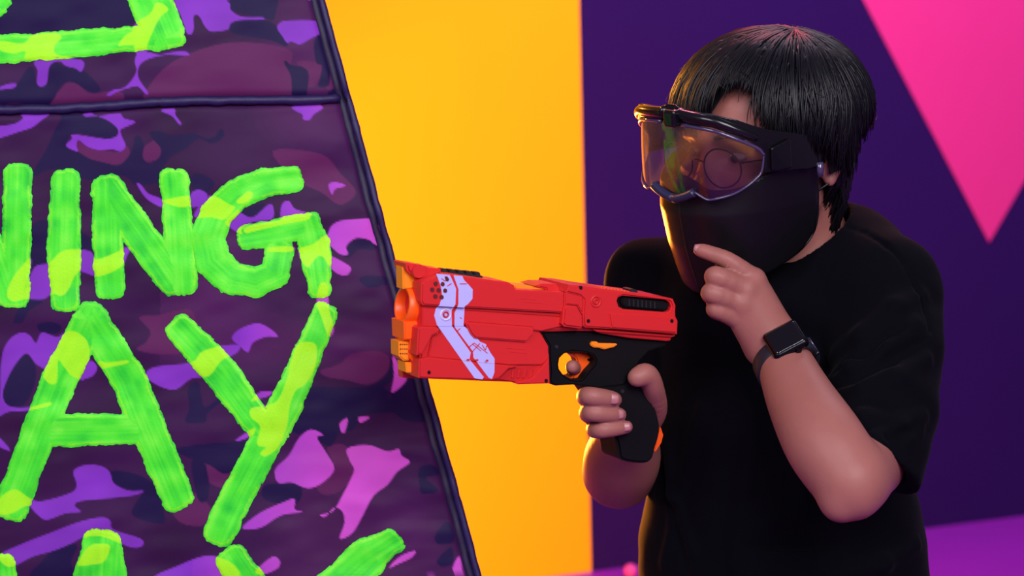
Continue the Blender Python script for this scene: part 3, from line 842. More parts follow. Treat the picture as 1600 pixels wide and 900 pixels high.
# ---------------------------------------------------------------- implicit-surface modelling for the figure and its clothes
class Field:
    def __init__(s, lo, hi, h):
        s.lo = np.array(lo, float); s.h = h
        s.n = np.ceil((np.array(hi) - s.lo) / h).astype(int) + 1
        s.f = np.full(s.n, 1.0, np.float32)
    def _box(s, lo, hi):
        a = np.clip(np.floor((lo - s.lo) / s.h).astype(int), 0, s.n)
        b = np.clip(np.ceil((hi - s.lo) / s.h).astype(int) + 1, 0, s.n)
        return a, b
    def _grid(s, a, b):
        g_ = [s.lo[i] + s.h * np.arange(a[i], b[i], dtype=np.float32) for i in range(3)]
        return np.meshgrid(*g_, indexing='ij')
    def put(s, fn, lo, hi, k=0.006, op='add'):
        m = k + 3 * s.h
        a, b = s._box(np.asarray(lo) - m, np.asarray(hi) + m)
        if np.any(b <= a): return
        X, Y, Z = s._grid(a, b)
        d = fn(X, Y, Z).astype(np.float32)
        sl = tuple(slice(a[i], b[i]) for i in range(3))
        f = s.f[sl]
        if op == 'add':
            h_ = np.maximum(k - np.abs(f - d), 0) / max(k, 1e-6)
            s.f[sl] = np.minimum(f, d) - h_ * h_ * k * 0.25
        elif op == 'sub':
            d = -d
            h_ = np.maximum(k - np.abs(f - d), 0) / max(k, 1e-6)
            s.f[sl] = np.maximum(f, d) + h_ * h_ * k * 0.25
        elif op == 'disp':
            s.f[sl] = f + d
    def cone(s, a, ra, b, rb, k=0.006, op='add'):
        a = np.asarray(a, float); b = np.asarray(b, float)
        ba = b - a; L = max(np.dot(ba, ba), 1e-12)
        def fn(X, Y, Z):
            x, y, z = X - a[0], Y - a[1], Z - a[2]
            t = np.clip((x * ba[0] + y * ba[1] + z * ba[2]) / L, 0, 1)
            return np.sqrt((x - t * ba[0]) ** 2 + (y - t * ba[1]) ** 2 + (z - t * ba[2]) ** 2) - (ra + (rb - ra) * t)
        r = max(ra, rb)
        s.put(fn, np.minimum(a, b) - r, np.maximum(a, b) + r, k, op)
    def chain(s, pts, k=0.006, op='add'):
        for (a, ra), (b, rb) in zip(pts[:-1], pts[1:]): s.cone(a, ra, b, rb, k, op)
    def spline(s, pts, k=0.004, sub=6):
        q = np.array([list(p) + [r] for p, r in pts])
        e = np.vstack([2 * q[0] - q[1], q, 2 * q[-1] - q[-2]])
        o = []
        for i in range(1, len(e) - 2):
            for j in range(sub):
                t = j / sub
                o.append(0.5 * (2 * e[i] + (e[i + 1] - e[i - 1]) * t + (2 * e[i - 1] - 5 * e[i] + 4 * e[i + 1] - e[i + 2]) * t * t + (3 * e[i] - e[i - 1] - 3 * e[i + 1] + e[i + 2]) * t ** 3))
        o.append(q[-1])
        s.chain([(v[:3], v[3]) for v in o], k)
    def ell(s, c, axes, r, k=0.006, op='add'):
        c = np.asarray(c, float); A = np.array([unit(v) for v in axes]); r = np.asarray(r, float)
        def fn(X, Y, Z):
            x, y, z = X - c[0], Y - c[1], Z - c[2]
            q = [A[i, 0] * x + A[i, 1] * y + A[i, 2] * z for i in range(3)]
            k0 = np.sqrt(sum((q[i] / r[i]) ** 2 for i in range(3)))
            k1 = np.sqrt(sum((q[i] / r[i] ** 2) ** 2 for i in range(3))) + 1e-6
            return k0 * (k0 - 1) / k1
        m = max(r)
        s.put(fn, c - m, c + m, k, op)
    def box(s, c, axes, half, rad, k=0.006, op='add'):
        c = np.asarray(c, float); A = np.array([unit(v) for v in axes])
        def fn(X, Y, Z):
            x, y, z = X - c[0], Y - c[1], Z - c[2]
            q = [np.abs(A[i, 0] * x + A[i, 1] * y + A[i, 2] * z) - half[i] + rad for i in range(3)]
            out = np.sqrt(sum(np.maximum(v, 0) ** 2 for v in q))
            return out + np.minimum(np.maximum(q[0], np.maximum(q[1], q[2])), 0) - rad
        m = float(np.linalg.norm(half))
        s.put(fn, c - m, c + m, k, op)
    def cut(s, p, n, lo, hi, k=0.003):
        """remove what lies on the +n side of the plane inside the given box"""
        p = np.asarray(p, float); n = unit(n)
        lo = np.asarray(lo, float); hi = np.asarray(hi, float)
        def fn(X, Y, Z):
            d = -((X - p[0]) * n[0] + (Y - p[1]) * n[1] + (Z - p[2]) * n[2])
            c, hf = (lo + hi) / 2, (hi - lo) / 2
            q = np.maximum(np.maximum(np.abs(X - c[0]) - hf[0], np.abs(Y - c[1]) - hf[1]), np.abs(Z - c[2]) - hf[2])
            return np.maximum(d, q)
        s.put(fn, lo, hi, k, 'sub')
    def sample(s, p):
        i = np.clip(np.rint((np.asarray(p) - s.lo) / s.h).astype(int), 0, s.n - 1)
        return s.f[tuple(i)]
    def first_hit(s, px, py, d0=2.1, d1=2.95):
        for d in np.arange(d0, d1, 0.003):
            q = P(px, py, d)
            if np.all(q > s.lo) and np.all(q < s.lo + s.h * (s.n - 1)) and s.sample(q) < 0: return d
        return None
    def mesh(s):
        f = s.f; S = f < 0
        c = np.zeros(np.array(f.shape) - 1, np.uint8)
        for a in (0, 1):
            for b in (0, 1):
                for d in (0, 1):
                    c += S[a:a + c.shape[0], b:b + c.shape[1], d:d + c.shape[2]]
        act = (c > 0) & (c < 8)
        I = np.argwhere(act)
        vid = np.full(act.shape, -1, np.int32); vid[act] = np.arange(len(I))
        acc = np.zeros((len(I), 3)); cnt = np.zeros(len(I))
        for ax in range(3):
            o1, o2 = [q for q in range(3) if q != ax]
            for u in (0, 1):
                for v_ in (0, 1):
                    A = I.copy(); A[:, o1] += u; A[:, o2] += v_
                    B = A.copy(); B[:, ax] += 1
                    fa = f[A[:, 0], A[:, 1], A[:, 2]]; fb = f[B[:, 0], B[:, 1], B[:, 2]]
                    m = (fa < 0) != (fb < 0)
                    t = np.where(m, fa / np.where(m, fa - fb, 1), 0)
                    q = A.astype(float); q[:, ax] += t
                    acc[m] += q[m]; cnt[m] += 1
        V = s.lo + s.h * acc / cnt[:, None]
        faces = []
        for ax in range(3):
            o1, o2 = (ax + 1) % 3, (ax + 2) % 3
            a = [slice(None)] * 3; b = [slice(None)] * 3
            a[ax] = slice(0, -1); b[ax] = slice(1, None)
            ch = S[tuple(a)] != S[tuple(b)]
            E = np.argwhere(ch)
            E = E[(E[:, o1] > 0) & (E[:, o2] > 0) & (E[:, o1] < f.shape[o1] - 1) & (E[:, o2] < f.shape[o2] - 1)]
            q = []
            for du, dv in ((-1, -1), (0, -1), (0, 0), (-1, 0)):
                X = E.copy(); X[:, o1] += du; X[:, o2] += dv
                q.append(vid[X[:, 0], X[:, 1], X[:, 2]])
            q = np.stack(q, 1)
            ins = S[E[:, 0], E[:, 1], E[:, 2]]
            q[~ins] = q[~ins][:, ::-1]
            faces.append(q[(q >= 0).all(1)])
        return V, np.concatenate(faces)

def fast_mesh(name, V, Q, m, parent=None):
    me = bpy.data.meshes.new(name)
    me.vertices.add(len(V)); me.vertices.foreach_set('co', np.asarray(V, np.float32).ravel())
    me.loops.add(Q.size); me.loops.foreach_set('vertex_index', Q.astype(np.int32).ravel())
    me.polygons.add(len(Q))
    me.polygons.foreach_set('loop_start', np.arange(0, Q.size, 4, dtype=np.int32))
    me.update(calc_edges=True); me.validate()
    return link(name, me, m, parent, True)

def relax(V, Q, it=2, w=0.5):
    V = V.copy()
    a = np.concatenate([Q[:, 0], Q[:, 1], Q[:, 2], Q[:, 3]]); b = np.concatenate([Q[:, 1], Q[:, 2], Q[:, 3], Q[:, 0]])
    n = np.bincount(a, minlength=len(V)) + np.bincount(b, minlength=len(V))
    for i in range(it):
        s = np.stack([np.bincount(a, V[b, k], len(V)) + np.bincount(b, V[a, k], len(V)) for k in range(3)], 1)
        V = V + (w if i % 2 == 0 else -w * 0.9) * (s / np.maximum(n, 1)[:, None] - V)
    return V

# ---------------------------------------------------------------- the person: head frame
HC = P(1195, 222, 2.52)
YAW, TIP, ROLL = math.radians(48), math.radians(9), math.radians(4)
F0 = np.array([-math.sin(YAW), -math.cos(YAW), 0]); L0 = np.array([math.cos(YAW), -math.sin(YAW), 0]); U0 = np.array([0, 0, 1.0])
HF = math.cos(TIP) * F0 - math.sin(TIP) * U0
HUp = math.sin(TIP) * F0 + math.cos(TIP) * U0
HU = math.cos(ROLL) * HUp + math.sin(ROLL) * L0
HL = math.cos(ROLL) * L0 - math.sin(ROLL) * HUp
HAX = (HF, HL, HU)
def H(f, l, u): return HC + f * HF + l * HL + u * HU

M_skin = mat('skin', (0.335, 0.118, 0.096), 0.5, noise=(35, 0.07), bump=(260, 0.12, 0.0012), sss=0.12, spec=0.35)
M_nail = mat('fingernail', lin(172, 108, 112), 0.35)
M_shirt = mat('black_cotton', lin(5.5, 5, 11), 0.9, noise=(30, 0.15), bump=(1500, 0.2, 0.0006), spec=0.07, sheen=0.015)
M_trouser = mat('black_trouser_cloth', lin(14, 13, 18), 0.85, bump=(1200, 0.2, 0.0006), spec=0.2)
M_shoe = mat('black_shoe', lin(16, 16, 18), 0.5)
M_sole = mat('white_sole', lin(190, 188, 190), 0.6)

B = Field((0.03, 2.14, 0.84), (0.50, 2.86, 1.50), 0.0023)
# head
B.ell(H(-0.012, 0, 0.026), HAX, (0.100, 0.078, 0.084), 0.01)
B.ell(H(0.030, 0, -0.035), HAX, (0.070, 0.062, 0.082), 0.02)
B.cone(H(0.050, 0.030, -0.085), 0.026, H(0.050, -0.030, -0.085), 0.026, 0.02)
B.cone(H(0.000, 0.052, -0.06), 0.020, H(0.060, 0.022, -0.092), 0.018, 0.02)
B.cone(H(0.000, -0.052, -0.06), 0.020, H(0.060, -0.022, -0.092), 0.018, 0.02)
B.ell(H(0.078, 0, -0.098), HAX, (0.018, 0.022, 0.016), 0.014)
B.cone(H(0.084, 0.018, 0.026), 0.010, H(0.078, 0.044, 0.024), 0.009, 0.012)
B.cone(H(0.084, -0.018, 0.026), 0.010, H(0.078, -0.044, 0.024), 0.009, 0.012)
for sg in (1, -1):
    B.ell(H(0.096, sg * 0.031, 0.004), HAX, (0.016, 0.016, 0.010), 0.010, 'sub')
    B.ell(H(0.072, sg * 0.040, -0.028), HAX, (0.020, 0.020, 0.018), 0.018)
    # ear: shell, rim, lobe
    B.ell(H(-0.012, sg * 0.079, -0.006), (HF, HL, HU), (0.016, 0.008, 0.030), 0.008)
    B.chain([(H(-0.004, sg * 0.082, 0.018), 0.004), (H(-0.020, sg * 0.087, 0.022), 0.004), (H(-0.031, sg * 0.088, 0.006), 0.004), (H(-0.026, sg * 0.086, -0.022), 0.004), (H(-0.012, sg * 0.083, -0.036), 0.0062)], 0.004)
    B.ell(H(-0.010, sg * 0.089, -0.002), HAX, (0.008, 0.006, 0.013), 0.004, 'sub')
B.cone(H(0.088, 0, 0.012), 0.008, H(0.106, 0, -0.026), 0.010, 0.010)
B.ell(H(0.107, 0, -0.030), HAX, (0.011, 0.013, 0.010), 0.006)
for sg in (1, -1): B.ell(H(0.099, sg * 0.013, -0.034), HAX, (0.010, 0.008, 0.007), 0.006)
B.cone(H(0.092, 0.018, -0.060), 0.006, H(0.092, -0.018, -0.060), 0.006, 0.008)
B.cone(H(0.090, 0.015, -0.072), 0.007, H(0.090, -0.015, -0.072), 0.007, 0.008)
# neck and trunk (trunk hidden by the shirt)
NB = P(1262, 415, 2.61)
B.chain([(H(-0.020, 0.0, -0.060), 0.058), (NB, 0.058)], 0.02)
B.chain([(P(1015, 440, 2.70), 0.036), (P(1200, 420, 2.64), 0.055), (P(1385, 455, 2.505), 0.040)], 0.03)
B.chain([(P(1210, 480, 2.63), 0.10), (P(1215, 760, 2.61), 0.12), (P(1222, 880, 2.61), 0.12)], 0.03)
# left arm, raised
EL, WL = P(1328, 750, 2.280), P(1212, 540, 2.425)
B.chain([(P(1388, 455, 2.50), 0.042), (P(1384, 600, 2.44), 0.041), (P(1354, 722, 2.370), 0.037), (EL, 0.0385)], 0.015)
B.spline([(EL, 0.0385), (P(1288, 690, 2.305), 0.0410), (P(1250, 622, 2.36), 0.0350), (P(1224, 562, 2.412), 0.0285), (WL, 0.0262)], 0.003)
B.cone(P(1312, 788, 2.270), 0.017, P(1330, 776, 2.272), 0.022, 0.014)
B.cone(P(1338, 745, 2.295), 0.034, P(1348, 726, 2.34), 0.035, 0.014)
# left hand: back of the hand, index extended, three fingers curled
MI, MM, MR, MP = P(1177, 438, 2.410), P(1164, 452, 2.402), P(1157, 474, 2.402), P(1153, 498, 2.408)
WL2 = P(1200, 528, 2.425)
for mcp, r, wpt in ((MI, 0.0130, P(1216, 527, 2.424)), (MM, 0.0130, P(1208, 528, 2.420)), (MR, 0.0125, P(1199, 532, 2.420)), (MP, 0.0115, P(1190, 538, 2.424))):
    B.cone(wpt, 0.0205, mcp, r, 0.012)
B.cone(P(1180, 462, 2.428), 0.016, P(1196, 512, 2.432), 0.021, 0.014)
for mcp in (MI, MM, MR): B.cone(mcp, 0.0132, mcp + (CAM - mcp) * 0.0006, 0.0126, 0.006)
B.spline([(MI, 0.0128), (P(1139, 408, 2.400), 0.0092), (P(1110, 396, 2.405), 0.0078), (P(1093, 390.5, 2.408), 0.0068)], 0.002, 4)
B.spline([(MM, 0.0125), (P(1119, 432, 2.388), 0.0108), (P(1122, 440, 2.412), 0.0095), (P(1146, 446, 2.428), 0.0085)], 0.002, 4)
B.spline([(MR, 0.0120), (P(1113, 458, 2.390), 0.0106), (P(1117, 464, 2.414), 0.0094), (P(1142, 470, 2.430), 0.0085)], 0.002, 4)
B.spline([(MP, 0.0110), (P(1119, 483, 2.396), 0.0094), (P(1122, 488, 2.416), 0.0084), (P(1142, 492, 2.430), 0.0078)], 0.002, 4)
B.chain([(P(1205, 505, 2.440), 0.015), (P(1176, 452, 2.447), 0.0125), (P(1148, 428, 2.432), 0.0105), (P(1128, 420, 2.424), 0.009)], 0.006)   # thumb behind the index
# right arm and the hand round the grip
ER = P(967, 738, 2.585)
B.chain([(P(1015, 445, 2.70), 0.040), (P(1000, 600, 2.66), 0.043), (ER, 0.0415)], 0.015)
WR = GUN.hit(985, 668, -0.085)
B.spline([(ER, 0.0415), (0.6 * ER + 0.4 * WR, 0.0415), (WR, 0.027)], 0.003)
gh = GUN.hit
RM, RR_, RP, RI = gh(928, 626, -0.058), gh(934, 648, -0.060), gh(944, 670, -0.060), gh(930, 602, -0.060)
for mcp, r in ((RM, 0.0125), (RR_, 0.012), (RP, 0.011), (RI, 0.0125)):
    B.cone(WR, 0.022, mcp, r, 0.012)
B.cone(gh(1000, 650, -0.062), 0.018, WR, 0.024, 0.012)
B.spline([(RM, 0.0125), (gh(916, 620, -0.030), 0.0102), (gh(921, 619, -0.004), 0.0094), (gh(942, 622, 0.0005), 0.0092), (gh(960, 624.5, -0.0015), 0.0080)], 0.002, 4)
B.spline([(RR_, 0.012), (gh(919, 646, -0.030), 0.0096), (gh(925, 645, -0.004), 0.0088), (gh(948, 647, 0.000), 0.0086), (gh(968, 648, -0.002), 0.0074)], 0.002, 4)
B.spline([(RP, 0.011), (gh(929, 671, -0.030), 0.0090), (gh(937, 672, -0.005), 0.0082), (gh(958, 670, 0.000), 0.0078), (gh(979, 667, -0.002), 0.0068)], 0.002, 4)
B.spline([(RI, 0.0125), (gh(908, 590, -0.052), 0.0098), (gh(898, 577, -0.034), 0.0082), (gh(894, 573, -0.014), 0.0070)], 0.002, 4)
B.spline([(gh(1006, 664, -0.060), 0.0165), (gh(1024, 640, -0.034), 0.0125), (gh(1021, 608, -0.008), 0.0112), (gh(1010, 586, 0.000), 0.0116), (gh(995, 590, 0.0015), 0.0098)], 0.002, 5)
V, Q = B.mesh()
V = relax(V, Q, 2, 0.5)
person = fast_mesh('person', V, Q, M_skin)
tag(person, 'person in black t-shirt, mask and clear goggles crouching behind the bunker, aiming the red blaster', 'person')

def nail(c, tip_dir, nrm, L, Wd):
    n = unit(nrm); t = np.asarray(tip_dir, float); t = unit(t - n * np.dot(t, n)); s_ = np.cross(n, t)
    V_, F_ = [], []
    N1, N2 = 7, 7
    for i in range(N1):
        for j in range(N2):
            u, v_ = i / (N1 - 1) * 2 - 1, j / (N2 - 1) * 2 - 1
            k = 1 - 0.28 * max(0, abs(u) - 0.3) / 0.7
            y = v_ * k
            V_.append(c + t * u * L / 2 + s_ * y * Wd / 2 - n * (0.16 * Wd * y * y + 0.05 * L * u * u))
    for i in range(N1 - 1):
        for j in range(N2 - 1):
            a = i * N2 + j
            F_.append((a, a + 1, a + N2 + 1, a + N2))
    o = mesh_obj('fingernail', V_, F_, M_nail, person, True)
    md = o.modifiers.new('thickness', 'SOLIDIFY'); md.thickness = 0.0008; md.offset = 0
def nail_at(px, py, tx, ty, L, Wd, lift=0.0009, tilt=(0, 0)):
    d = B.first_hit(px, py)
    if d is None: return
    c = P(px, py, d)
    e = 1.5
    # surface normal from the field
    h_ = 0.003
    q = np.array([B.sample(c + np.eye(3)[i] * h_) - B.sample(c - np.eye(3)[i] * h_) for i in range(3)])
    n = unit(unit(q) * 0.5 + unit(CAM - c))
    nail(c + n * lift, RIGHT * tx - UPV * ty, n, L, Wd)
nail_at(958.5, 623.5, 1, 0.12, 0.0120, 0.0112)
nail_at(967, 647, 1, 0.05, 0.0115, 0.0105)
nail_at(978, 667, 1, -0.10, 0.0105, 0.0094)
nail_at(997, 589, -0.75, 0.65, 0.0140, 0.0125)
nail_at(1092, 388.5, -1, -0.25, 0.0105, 0.0088)

# ---------------------------------------------------------------- t-shirt
S = Field((0.03, 2.16, 0.70), (0.56, 2.92, 1.44), 0.0032)
S.chain([(P(1195, 520, 2.62), 0.128), (P(1212, 700, 2.61), 0.140), (P(1222, 860, 2.61), 0.158), (P(1228, 1120, 2.62), 0.168)], 0.04)
S.chain([(P(1018, 442, 2.695), 0.048), (P(1190, 425, 2.63), 0.070), (P(1255, 425, 2.62), 0.078)], 0.04)
S.chain([(P(1385, 452, 2.505), 0.053), (P(1320, 425, 2.575), 0.070), (P(1262, 418, 2.64), 0.080)], 0.035)
S.cone(P(1330, 520, 2.53), 0.070, P(1270, 620, 2.57), 0.11, 0.05)
S.chain([(P(1386, 452, 2.505), 0.053), (P(1388, 560, 2.45), 0.0545), (P(1376, 640, 2.41), 0.0540), (P(1356, 716, 2.37), 0.0530), (P(1336, 790, 2.33), 0.054)], 0.03)
S.chain([(P(1018, 442, 2.695), 0.050), (P(1010, 540, 2.68), 0.054), (P(996, 612, 2.655), 0.053)], 0.03)
# fold relief
def folds(X, Y, Z):
    return (0.0030 * vnoise(X * 9 + Z * 6, Y * 9, Z * 22 + X * 9, seed=41) + 0.0016 * vnoise(X * 24, Y * 24 + Z * 10, Z * 40, seed=42))
S.put(folds, (0.03, 2.16, 0.70), (0.56, 2.92, 1.44), 0, 'disp')
def fold_line(pts, r, k, op, lift=0.0):
    q = []
    for x, y in pts:
        d = S.first_hit(x, y)
        if d is None: return
        q.append(P(x, y, d - lift))
    n = len(q)
    for i in range(n - 1):
        ta = r * (0.35 + 0.65 * math.sin(math.pi * (i + 0.15) / (n - 0.7)))
        tb = r * (0.35 + 0.65 * math.sin(math.pi * (i + 1.15) / (n - 0.7)))
        S.cone(q[i], ta, q[i + 1], tb, k, op)
for pts in ([(1292,600),(1330,570),(1380,540),(1430,505)], [(1300,560),(1345,525),(1400,480),(1440,462)], [(1312,640),(1350,655),(1400,662),(1440,650)], [(1330,690),(1370,690),(1410,678),(1435,668)],
            [(1300,620),(1345,606),(1400,590),(1448,560)], [(1270,640),(1255,720),(1250,800)], [(1180,640),(1165,760),(1150,880)], [(1100,640),(1070,760),(1040,880)], [(1045,690),(1050,780),(1085,860)], [(1420,790),(1360,830),(1290,850)], [(1430,850),(1380,880),(1330,890)]):
    fold_line(pts, 0.0065, 0.014, 'add', -0.002)
for pts in ([(1290,615),(1335,590),(1390,565),(1440,535)], [(1385,684),(1410,680),(1438,664)], [(1300,580),(1350,550),(1410,510)], [(1030,720),(1045,800),(1070,890)], [(1405,800),(1350,842),(1280,866)]):
    fold_line(pts, 0.0045, 0.010, 'sub', 0.0)
for pts in ([(1318,352),(1350,362),(1385,385),(1412,412)], [(1412,412),(1440,470),(1452,520)]):
    fold_line(pts, 0.0025, 0.004, 'sub', 0.0)         # shoulder seam
# hems, neck opening
hn = -0.52 * RIGHT - 0.80 * UPV - 0.30 * FWD
S.cut(P(1388, 723, 2.33), hn, P(1388, 800, 2.20) - (0.13, 0.02, 0.10), P(1388, 720, 2.42) + (0.09, 0.02, 0.035), 0.002)
#S.cut(P(985, 672, 2.62), -UPV - 0.5 * FWD, P(985, 760, 2.50) - (0.10, 0, 0.06), P(985, 672, 2.72) + (0.028, 0, 0.012), 0.002)
S.cut((0, 0, 0.735), (0, 0, -1), (0.0, 2.2, 0.6), (0.6, 2.95, 0.735), 0.002)
S.chain([(P(1356, 712, 2.365), 0.036), (P(1352, 724, 2.355), 0.0435), (P(1337, 775, 2.32), 0.049)], 0.002, 'sub')
S.cone(P(990, 655, 2.635), 0.044, P(980, 715, 2.61), 0.047, 0.002, 'sub')
S.chain([(P(1262, 425, 2.605), 0.052), (P(1246, 376, 2.575), 0.062), (P(1225, 290, 2.54), 0.074)], 0.004, 'sub')
V, Q = S.mesh(); V = relax(V, Q, 4, 0.5)
shirt = fast_mesh('t_shirt', V, Q, M_shirt, person)

# ---------------------------------------------------------------- trousers and shoes, standing behind the bunker edge
hip = P(1226, 1000, 2.62)
Tr = Field((0.05, 2.25, 0.03), (0.70, 3.05, 0.92), 0.006)
HLp, HRp = hip + (0.09, -0.07, -0.02), hip + (-0.07, 0.07, -0.02)
KL, KR = np.array([0.43, 2.44, 0.45]), np.array([0.20, 2.62, 0.45])
AL, AR = np.array([0.47, 2.60, 0.10]), np.array([0.245, 2.88, 0.10])
Tr.cone(hip + (0, 0, 0.05), 0.135, hip + (0, 0, -0.05), 0.14, 0.04)
Tr.chain([(HLp, 0.10), (KL, 0.072), (AL, 0.058)], 0.03)
Tr.chain([(HRp, 0.10), (KR, 0.072), (AR, 0.058)], 0.03)
Tr.put(lambda X, Y, Z: 0.004 * vnoise(X * 12, Y * 12, Z * 26, seed=51), (0.05, 2.25, 0.03), (0.70, 3.05, 0.92), 0, 'disp')
Tr.cut((0, 0, 0.055), (0, 0, -1), (0, 2.2, 0.0), (0.75, 3.1, 0.055), 0.002)
V, Q = Tr.mesh(); V = relax(V, Q, 2)
fast_mesh('trousers', V, Q, M_trouser, person)
for A_ in (AL, AR):
    sf = Field(A_ - (0.25, 0.25, 0.12), A_ + (0.12, 0.12, 0.06), 0.004)
    d_ = unit([-0.6, -0.8, 0])
    a0 = np.array([A_[0], A_[1], 0.045])
    sf.chain([(a0 - d_ * 0.035, 0.040), (a0 + d_ * 0.06, 0.042), (a0 + d_ * 0.13 - (0, 0, 0.006), 0.034)], 0.02)
    sf.cone(a0, 0.042, A_ + (0, 0, 0.02), 0.045, 0.02)
    sf.cut((0, 0, 0.022), (0, 0, -1), A_ - (0.25, 0.25, 0.2), np.array([A_[0] + 0.12, A_[1] + 0.12, 0.022]), 0.002)
    V, Q = sf.mesh()
    sh = fast_mesh('shoe', V, Q, M_shoe, person)
    so = Field(A_ - (0.25, 0.25, 0.12), A_ + (0.12, 0.12, 0.0), 0.004)
    so.chain([(a0 - d_ * 0.035, 0.044), (a0 + d_ * 0.06, 0.046), (a0 + d_ * 0.13, 0.040)], 0.02)
    so.cut((0, 0, 0.026), (0, 0, 1), np.array([A_[0] - .25, A_[1] - .25, 0.026]), np.array([A_[0] + 0.12, A_[1] + 0.12, 0.2]), 0.002)
    so.cut((0, 0, 0.001), (0, 0, -1), np.array([A_[0] - .25, A_[1] - .25, -0.1]), np.array([A_[0] + 0.12, A_[1] + 0.12, 0.001]), 0.001)
    V, Q = so.mesh()
    fast_mesh('shoe_sole', V, Q, M_sole, sh)

# ---------------------------------------------------------------- eyes and brows
M_eye = mat('eye_white', lin(150, 125, 125), 0.3)
M_iris = mat('dark_iris', lin(24, 14, 12), 0.15)
M_brow = mat('eyebrow_hair', lin(24, 18, 18), 0.7)
def ball(name, c, axes, r, m, parent, nu=16, nv=10):
    V_, F_ = [], []
    for i in range(nv + 1):
        th = math.pi * i / nv
        for j in range(nu):
            ph = 2 * math.pi * j / nu
            q = (math.cos(th), math.sin(th) * math.cos(ph), math.sin(th) * math.sin(ph))
            V_.append(c + sum(q[k] * r[k] * axes[k] for k in range(3)))
    for i in range(nv):
        for j in range(nu):
            F_.append((i * nu + j, i * nu + (j + 1) % nu, (i + 1) * nu + (j + 1) % nu, (i + 1) * nu + j))
    return mesh_obj(name, V_, F_, m, parent, True)
for sg in (1, -1):
    e = ball('eye', H(0.0775, sg * 0.031, 0.004), HAX, (0.0100, 0.0110, 0.0052), M_eye, person)
    ball('iris', H(0.0860, sg * 0.031, 0.003), HAX, (0.0022, 0.0052, 0.0045), M_iris, e)
    tube('eyebrow', [H(0.0955, sg * 0.014, 0.026), H(0.0960, sg * 0.026, 0.031), H(0.090, sg * 0.040, 0.031), H(0.080, sg * 0.051, 0.025)], [0.0028, 0.0036, 0.0032, 0.0015], M_brow, person)

# ---------------------------------------------------------------- hair
M_hair = mat('black_hair', lin(7, 6.5, 13), 0.45, noise=(60, 0.4), spec=0.3)
HCc = np.array([-0.012, 0.0, 0.028]); HR = np.array([0.121, 0.102, 0.094])
WH = unit([-0.22, 0.16, 1.0])
WA = unit(np.cross([0, 1, 0], WH)); WB = np.cross(WH, WA)
AZ = np.array([-180, -150, -120, -95, -70, -40, -15, -4, 4, 9, 14, 26, 36, 42, 49, 60, 80, 96, 108, 119, 150, 180])
UB = np.array([0.020, 0.01, 0.0, 0.0, 0.020, 0.034, 0.036, 0.036, 0.046, 0.064, 0.080, 0.086, 0.076, 0.056, 0.034, 0.020, 0.012, -0.016, -0.030, 0.012, 0.018, 0.022])
def hair_pt(phi, th, rad):
    n = math.cos(th) * WH + math.sin(th) * (math.cos(phi) * WA + math.sin(phi) * WB)
    if n[2] >= 0:
        p = HCc + HR * n * rad
    else:
        hz = unit([n[0], n[1], 0]); dn = math.asin(min(1, -n[2]))
        p = HCc + HR * hz * rad * (1 - 0.10 * dn * dn); p[2] = HCc[2] - 0.10 * dn
    return p
def th_end(phi, extra=0.0):
    th = 0.2
    while th < 2.6:
        p = hair_pt(phi, th, 1.0)
        az = math.degrees(math.atan2(p[1], p[0]))
        if p[2] < np.interp(az, AZ, UB) + extra: return th
        th += 0.03
    return th
ends = np.array([th_end(2 * math.pi * i / 180) for i in range(180)])
def TE(phi): return float(np.interp((phi % (2 * math.pi)) / (2 * math.pi) * 180, np.arange(181), np.append(ends, ends[0])))
# close-fitting cap under the strands
V_, F_ = [], []
NP, NT = 120, 26
for i in range(NP):
    ph = 2 * math.pi * i / NP
    te = TE(ph) - 0.02
    for k in range(NT):
        V_.append(H(*hair_pt(ph, te * k / (NT - 1), 0.955 + 0.035 * max(0, 1 - te * k / (NT - 1) / 0.35))))
for i in range(NP):
    j = (i + 1) % NP
    for k in range(NT - 1):
        F_.append((i * NT + k, j * NT + k, j * NT + k + 1, i * NT + k + 1))
hair = mesh_obj('hair', V_, F_, M_hair, person, True)
# locks
def lock(path, r0, V_, F_):
    v, f = tube_mesh(path, [r0 * (0.55 + 0.45 * math.sin(math.pi * min(1, 0.25 + i / len(path)))) * (1 - 0.9 * (i / (len(path) - 1)) ** 3) + 0.00012 for i in range(len(path))], 4)
    o = len(V_)
    V_ += v; F_ += [tuple(q + o for q in ff) for ff in f]
V_, F_ = [], []
rnd = random.Random(3)
for s_ in range(4200):
    ph = rnd.uniform(0, 2 * math.pi)
    te = TE(ph)
    cl = vnoise(ph * 9, 0.0, seed=61); cl2 = vnoise(ph * 34, 0.0, seed=62)
    fr = rnd.random()
    t0 = te * ((0.02 if s_ % 6 else -0.14) + 0.55 * rnd.random() ** 1.3 * (1 if s_ % 6 else 0.1))
    t1 = te + rnd.gauss(0.0, 0.045) + 0.09 * cl + 0.09 * cl2
    if rnd.random() < 0.35: t1 -= rnd.random() * 0.25
    lay = 0.985 + 0.055 * fr + 0.012 * cl2
    sw = rnd.gauss(0, 0.05) + 0.10 * vnoise(ph * 5, fr * 2, seed=63); fz = rnd.uniform(0, 6)
    path = []
    for k in range(11):
        u = k / 10
        th = t0 + (t1 - t0) * u
        p_ = ph + sw * math.sin(2.2 * u + fz) + 0.18 * (th / 1.5) ** 2 * (1 if math.sin(ph) > -2 else 1)
        lift = lay + 0.030 * math.sin(math.pi * min(1, th / 1.7)) + 0.05 * max(0, th - 1.35) * max(0, -math.cos(p_ - 0.4)) + (rnd.random() < 0.03) * 0.01
        if k == 0: lift -= 0.03
        if k == 10: lift -= 0.012
        path.append(H(*hair_pt(p_ - 0.18 * (t1 / 1.5) ** 2, th, lift)))
    lock(path, rnd.uniform(0.0010, 0.0022), V_, F_)
